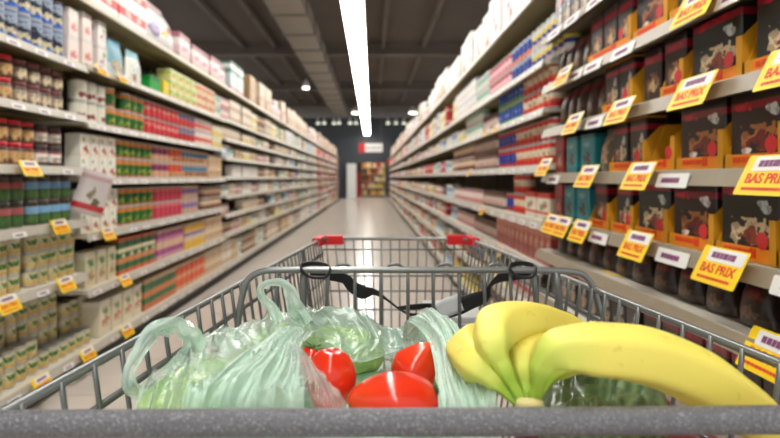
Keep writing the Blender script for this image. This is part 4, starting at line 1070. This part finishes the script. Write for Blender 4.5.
def lump(name, a, b, ra, mat, label, cat, ribs=7, amp=.06, flat=1.0):
    P = [lerp(a, b, t) for t in (0, .12, .35, .65, .88, 1)]; m = MB()
    rs = [ra * .35, ra * .8, ra, ra * .95, ra * .7, ra * .3]
    mm = loft(P, rs, 28, 0)
    n = 28
    for i, v in enumerate(mm.v):
        s = i % n; k = i // n; u = k / (len(mm.v) / n - 1); Pc = a.lerp(b, u); d_ = Vector(v) - Pc
        an = 2 * PI * s / n
        d_ *= 1 + amp * math.cos(ribs * an + 2 * noise.noise(Pc * 20)) + .05 * noise.noise(Vector(v) * 40)
        d_.z *= flat
        mm.v[i] = tuple(Pc + d_); mm.pc[i] = (s / n * 2, an, u)
    return mm.build(name, mat, None, label=label, cat=cat)
lump('lettuce_heart', px(142, 426, .45), px(246, 374, .52), .030, M['lettuce'], 'bright light green lettuce heart at left inside the plastic bag', 'lettuce')
lump('lettuce_heart', px(238, 372, .57), px(310, 334, .63), .026, M['lettuce'], 'yellow-green lettuce heart farther back in the plastic bag', 'lettuce')
lump('marrow', px(300, 352, .64), px(384, 352, .64), .030, M['marrow'], 'pale green marrow seen through film behind the tomatoes', 'vegetable', 5, .02)
lump('marrow', px(240, 415, .47), px(300, 392, .5), .024, M['marrow'], 'dull green marrow under the film left of the tomatoes', 'vegetable', 5, .03)
# leek / cabbage leaves under the bananas
def leaves(name, x0, x1, y0, y1, Y0, Y1, label, mat, seedn):
    m = MB(); nx, ny = 70, 24; vs = []; fs = []; pc = []
    for j in range(ny + 1):
        for i in range(nx + 1):
            u = i / nx; v = j / ny; Y = lerp(Y0, Y1, v)
            p = px(lerp(x0, x1, u), lerp(y1, y0, v), Y)
            q = Vector((u * 5 + seedn, v * 3, 0)); e_ = (1 - (2 * u - 1) ** 4)
            p.z += .010 * noise.noise(q * 1.3) * e_ + .004 * abs(noise.noise(q * 3)) + .004 * math.sin(u * 40 + 6 * noise.noise(q)) * .4 - .03 * (1 - e_)
            vs.append(p); pc.append((u * 2, v, u))
    W = nx + 1
    for j in range(ny):
        for i in range(nx): fs.append((j * W + i, j * W + i + 1, (j + 1) * W + i + 1, (j + 1) * W + i))
    # skirt to give the head its body
    edge = [i for i in range(W)] + [j * W + nx for j in range(1, ny + 1)] + [ny * W + i for i in range(nx - 1, -1, -1)] + [j * W for j in range(ny - 1, 0, -1)]
    o = len(vs); cx = sum(v.x for v in vs) / len(vs); cy = sum(v.y for v in vs) / len(vs)
    for k in edge: v = vs[k]; vs.append(Vector((lerp(v.x, cx, .15), lerp(v.y, cy, .15), v.z - .07))); pc.append(pc[k])
    n = len(edge)
    for k in range(n): fs.append((edge[k], edge[(k + 1) % n], o + (k + 1) % n, o + k)[::-1])
    fs.append(tuple(range(o, o + n)))
    m.add(vs, fs, 0, pc, True); return m.build(name, mat, None, label=label, cat='vegetable')
leaves('leafy_cabbage', 538, 668, 372, 412, .46, .56, 'dark green wrinkled leafy cabbage beneath the bananas', M['cabbage'], 3)

# plastic film
def film(name, c, base=.35, refl=1.0, bs=70):
    t = NT(name); tc = t.n('ShaderNodeTexCoord').outputs['Object']
    tr = t.n('ShaderNodeBsdfTransparent'); tr.inputs[0].default_value = (.96, .995, .975, 1)
    n1 = t.noise(bs, 5, None, .6); n2 = t.noise(22, 3)
    df = t.n('ShaderNodeBsdfDiffuse'); df.inputs[0].default_value = lin(c)
    tl = t.n('ShaderNodeBsdfTranslucent'); tl.inputs[0].default_value = lin(c)
    gl = t.n('ShaderNodeBsdfGlossy'); gl.inputs['Roughness'].default_value = .13; gl.inputs[0].default_value = (.95, 1, .98, 1)
    bp = t.bump(n1, .8, .004); t.l(bp, gl.inputs['Normal']); t.l(bp, df.inputs['Normal'])
    mx = t.n('ShaderNodeMixShader'); mx.inputs[0].default_value = .25; t.l(df.outputs[0], mx.inputs[1]); t.l(tl.outputs[0], mx.inputs[2])
    lw = t.n('ShaderNodeLayerWeight'); lw.inputs[0].default_value = .35; t.l(bp, lw.inputs['Normal'])
    fac = t.math('ADD', t.math('MULTIPLY', lw.outputs['Facing'], .45), t.math('ADD', t.math('MULTIPLY', t.math('SUBTRACT', n2, .5), .5), base), clamp=True)
    m1 = t.n('ShaderNodeMixShader'); t.l(fac, m1.inputs[0]); t.l(tr.outputs[0], m1.inputs[1]); t.l(mx.outputs[0], m1.inputs[2])
    lw2 = t.n('ShaderNodeFresnel'); lw2.inputs[0].default_value = 1.6; t.l(bp, lw2.inputs['Normal'])
    m2 = t.n('ShaderNodeMixShader'); t.l(t.math('MULTIPLY', lw2.outputs[0], refl, clamp=True), m2.inputs[0]); t.l(m1.outputs[0], m2.inputs[1]); t.l(gl.outputs[0], m2.inputs[2])
    return t.done(m2.outputs[0])
M['film'] = film('mint_film', (222, 252, 238), .19, 1.4)
M['film_dense'] = film('mint_film_folded', (222, 254, 238), .52, 1.4)
M['film_clear'] = film('clear_film', (238, 244, 240), .22, 1.4)
def interp_line(pts, x):
    if x <= pts[0][0]: return pts[0][1:]
    for a, b in zip(pts, pts[1:]):
        if x <= b[0]:
            t = (x - a[0]) / (b[0] - a[0]); return tuple(lerp(p, q, t) for p, q in zip(a[1:], b[1:]))
    return pts[-1][1:]
def sheet(rows, nu, nv, amp, freq, seedn, radial=None, zdrop=None):
    """rows: list of polylines (equal count) of 3D points, front to back; smooth lofted film with folds"""
    R = [catmull(r, 12) for r in rows]; L = len(R[0])
    m = MB(); vs = []; fs = []
    cols = []
    for k in range(L):
        cols.append(catmull([r[k] for r in R], max(2, nv // (len(R) - 1))))
    nvv = len(cols[0])
    for i in range(nu + 1):
        f = i / nu * (L - 1); a = min(int(f), L - 2); t = f - a
        for j in range(nvv):
            p = cols[a][j].lerp(cols[a + 1][j], t)
            u = i / nu; v = j / (nvv - 1)
            env = 1
            wx = .35 * noise.noise(Vector((u * 3, v * 2.5, seedn)))
            if radial is not None: env = .2 + .8 * (1 - v) ** .7; qa = Vector(((u + wx * .35) * freq * .55, v * 1.3, seedn)); 
            else: qa = Vector(((u + .45 * v + wx * .5) * freq * .42, (v - .3 * u) * 3.2, seedn))
            w = (1 - min(1, 2.2 * abs(noise.noise(qa)))) ** 2
            qb = Vector((qa.x * 2.1 + 7, qa.y * 1.8, seedn + 3)); w2 = (1 - min(1, 2.2 * abs(noise.noise(qb)))) ** 2
            qc = Vector((qa.x * 4.5 + 3, qa.y * 3.5, seedn + 9)); w3 = (1 - min(1, 2.2 * abs(noise.noise(qc)))) ** 2
            off = amp * env * (1.6 * w + .8 * w2 + .22 * w3 - .8)
            vs.append(p + Vector((0, -off * .35, off)))
    for i in range(nu):
        for j in range(nvv - 1): fs.append((i * nvv + j, (i + 1) * nvv + j, (i + 1) * nvv + j + 1, i * nvv + j + 1))
    m.add(vs, fs, 0, smooth=True); return m
bag = link('plastic_bag', None, None, (0, 0, 0), label='crinkled mint green plastic bag of vegetables at left in the cart', cat='plastic bag')
def T(*l): return [px(*p) for p in l]
# main top film from front lip to back ridge
rows = [T((118, 455, .40), (170, 462, .40), (225, 462, .40), (290, 462, .40)),
        T((134, 404, .42), (180, 398, .41), (235, 398, .41), (290, 402, .42)),
        T((146, 378, .46), (196, 362, .46), (245, 360, .46), (294, 368, .46)),
        T((170, 362, .51), (212, 342, .53), (255, 345, .54), (298, 345, .52)),
        T((192, 346, .56), (226, 331, .58), (268, 325, .60), (305, 328, .57)),
        T((212, 344, .61), (238, 327, .63), (270, 316, .65), (312, 316, .66)),
        T((232, 372, .66), (250, 350, .68), (280, 336, .70), (318, 334, .72))]
sheet(rows, 180, 84, .0042, 15, 1.3).build('bag_front', M['film'], bag)
# back film over the marrow, above the tomatoes
rows = [T((296, 352, .55), (325, 356, .58), (360, 362, .58), (395, 352, .60), (425, 352, .58)),
        T((292, 338, .56), (325, 345, .60), (362, 350, .60), (398, 345, .62), (428, 336, .60)),
        T((290, 322, .60), (328, 322, .63), (366, 330, .63), (398, 338, .64), (428, 320, .62)),
        T((294, 314, .64), (334, 308, .67), (368, 317, .67), (398, 331, .67), (428, 311, .64)),
        T((300, 330, .69), (336, 328, .72), (370, 334, .72), (400, 345, .71), (430, 330, .70)),
        T((300, 400, .70), (336, 400, .73), (370, 400, .73), (400, 400, .72), (430, 400, .71))]
sheet(rows, 180, 60, .0035, 13, 4.1).build('bag_back', M['film'], bag)
# gathered fan of folds hanging left of the tomatoes
rows = [T((178, 460, .40), (220, 462, .40), (265, 462, .40), (300, 460, .405)),
        T((184, 402, .405), (222, 402, .40), (268, 404, .40), (304, 404, .41)),
        T((196, 384, .43), (234, 378, .42), (272, 378, .425), (304, 386, .43)),
        T((226, 364, .47), (254, 358, .46), (282, 356, .46), (302, 362, .465)),
        T((258, 346, .52), (272, 340, .51), (288, 339, .51), (302, 343, .515)),
        T((276, 330, .57), (288, 327, .57), (300, 327, .57), (314, 332, .57))]
sheet(rows, 200, 70, .0048, 12, 8.8, radial=1).build('bag_folds', M['film_dense'], bag)
# clear film tongue over the left tomatoes
rows = [T((270, 430, .42), (300, 430, .42), (335, 430, .43), (354, 425, .435)),
        T((274, 400, .425), (298, 402, .425), (324, 404, .43), (347, 404, .435)),
        T((282, 376, .44), (300, 376, .44), (318, 382, .44), (334, 388, .445)),
        T((286, 356, .47), (298, 356, .465), (310, 362, .46), (320, 370, .465)),
        T((286, 342, .50), (293, 342, .50), (300, 347, .495), (305, 354, .49))]
sheet(rows, 120, 50, .0035, 12, 2.2, radial=1).build('bag_tongue', M['film_clear'], bag)
# right fan, between tomatoes and bananas
rows = [T((438, 450, .41), (458, 455, .41), (480, 455, .41), (500, 450, .42)),
        T((438, 404, .43), (456, 408, .42), (476, 408, .42), (496, 404, .43)),
        T((436, 376, .46), (450, 376, .46), (468, 376, .46), (490, 384, .46)),
        T((430, 348, .51), (446, 342, .51), (460, 344, .51), (478, 356, .51)),
        T((418, 330, .56), (434, 320, .56), (448, 323, .56), (464, 337, .56)),
        T((404, 324, .61), (422, 312, .62), (438, 314, .62), (458, 328, .62)),
        T((404, 360, .66), (424, 345, .67), (444, 345, .67), (464, 360, .66))]
sheet(rows, 160, 84, .0045, 9, 6.6, radial=1).build('bag_side', M['film_dense'], bag)
# handles
def handle(pts, widths, tw, seedn):
    P = catmull(pts, 12); N = len(P); m = MB(); vs = []; fs = []; K = 10
    for i, p in enumerate(P):
        u = i / (N - 1) * (len(widths) - 1); k = min(int(u), len(widths) - 2); w = lerp(widths[k], widths[k + 1], u - k)
        t = (P[min(i + 1, N - 1)] - P[max(0, i - 1)]).normalized(); a = Vector((0, 1, 0)).cross(t).normalized()
        b = t.cross(a).normalized()
        an = lerp(tw[0], tw[1], i / (N - 1)); A_ = a * math.cos(an) + b * math.sin(an); B_ = t.cross(A_)
        for s in range(K + 1):
            q = s / K - .5; f_ = noise.noise(Vector((q * 6, i * .07, seedn)))
            vs.append(p + A_ * q * w + B_ * (.25 * w * math.sin(q * 9 + f_ * 3) + .1 * w * f_))
    for i in range(N - 1):
        for s in range(K): fs.append((i * (K + 1) + s, i * (K + 1) + s + 1, (i + 1) * (K + 1) + s + 1, (i + 1) * (K + 1) + s))
    m.add(vs, fs, 0, smooth=True); return m
handle(T((190, 378, .50), (150, 392, .47), (132, 388, .45), (129, 372, .45), (140, 350, .46), (154, 332, .47), (174, 327, .49), (188, 333, .50), (193, 347, .51), (184, 360, .52), (172, 374, .52)), [.016, .02, .014, .009, .011, .014, .018, .02, .02, .014, .008], (.2, .6), 1).build('bag_handle', M['film_dense'], bag)
handle(T((280, 322, .60), (272, 308, .60), (262, 297, .60), (261, 288, .60), (270, 283, .60), (282, 283, .60), (290, 292, .60), (295, 306, .60), (302, 322, .61)), [.012, .012, .009, .007, .007, .008, .013, .016, .022], (.1, .5), 2).build('bag_handle', M['film_dense'], bag)
# things low in the basket seen under the bar
def blob(name, pts, mat, label, cat, ra, n=1):
    a, b = pts; return lump(name, a, b, ra, mat, label, cat, 6, .04)
M['onionnet'] = plain('burgundy_pack', (120, 24, 36), .3, 0, .3, 25)
M['root'] = plain('pale_root', (196, 180, 140), .6, 0, .3, 60, .6, 150)
def sack(name, x0, x1, y0, y1, z0, z1, mat, parent, amp, sd, **k):
    m = MB(); n, kk = 48, 26; vs = []; fs = []; cx, cy, cz = (x0 + x1) / 2, (y0 + y1) / 2, (z0 + z1) / 2
    pw = lambda v, e: math.copysign(abs(v) ** e, v)
    for j in range(kk + 1):
        th = PI * j / kk
        for i in range(n):
            ph = 2 * PI * i / n; q = abs(math.sin(th)) ** .45
            v = Vector((pw(math.cos(ph), .5) * q, pw(math.sin(ph), .5) * q, pw(math.cos(th), .5)))
            f = 1 + amp * noise.noise(v * 2.5 + Vector((sd, 0, 0))) - amp * .6 * abs(noise.noise(v * 6 + Vector((0, sd, 0))))
            vs.append((cx + v.x * f * (x1 - x0) / 2, cy + v.y * f * (y1 - y0) / 2, cz + v.z * f * (z1 - z0) / 2))
    for j in range(kk):
        for i in range(n): fs.append((j * n + i, (j + 1) * n + i, (j + 1) * n + (i + 1) % n, j * n + (i + 1) % n))
    m.add(vs, fs, 0, smooth=True); return m.build(name, mat, parent, **k)
sack('bag_body', -.195, .105, .40, .72, .635, .925, plain('mint_plastic', (168, 212, 188), .3, 0, .1, 18, .6, 40), bag, .12, 1.5)
sack('net_pack', .115, .315, .395, .57, .632, .932, M['onionnet'], None, .06, 4.2, label='glossy burgundy red pack below the bananas, just under the bar', cat='pack')
blob('leek_root', (px(436, 402, .44), px(452, 418, .46)), M['root'], 'pale leek root end between tomato and bananas', 'leek', .012)
# ------------------------------------------------------------------ light, camera
w = bpy.data.worlds.new('world'); sc.world = w; w.use_nodes = True
w.node_tree.nodes['Background'].inputs[0].default_value = (1, .98, .95, 1); w.node_tree.nodes['Background'].inputs[1].default_value = .9
cam = bpy.data.cameras.new('camera'); co = bpy.data.objects.new('camera', cam); C.objects.link(co); sc.camera = co
co.location = (0, 0, CH); co.rotation_euler = (PI / 2, 0, 0)
cam.lens = F / 780 * 36; cam.sensor_width = 36; cam.shift_x = (390 - VX) / 780; cam.shift_y = (VY - 219) / 780
cam.clip_start = .02; cam.clip_end = 200
cam.dof.use_dof = True; cam.dof.focus_distance = .66; cam.dof.aperture_fstop = (cam.lens / 1000) / .005
sc.view_settings.view_transform = 'Standard'; sc.view_settings.look = 'None'; sc.view_settings.exposure = 0; sc.view_settings.gamma = 1; sc.view_settings.use_curve_mapping = False
sc.cycles.use_denoising = True; sc.cycles.max_bounces = 8; sc.cycles.transparent_max_bounces = 24
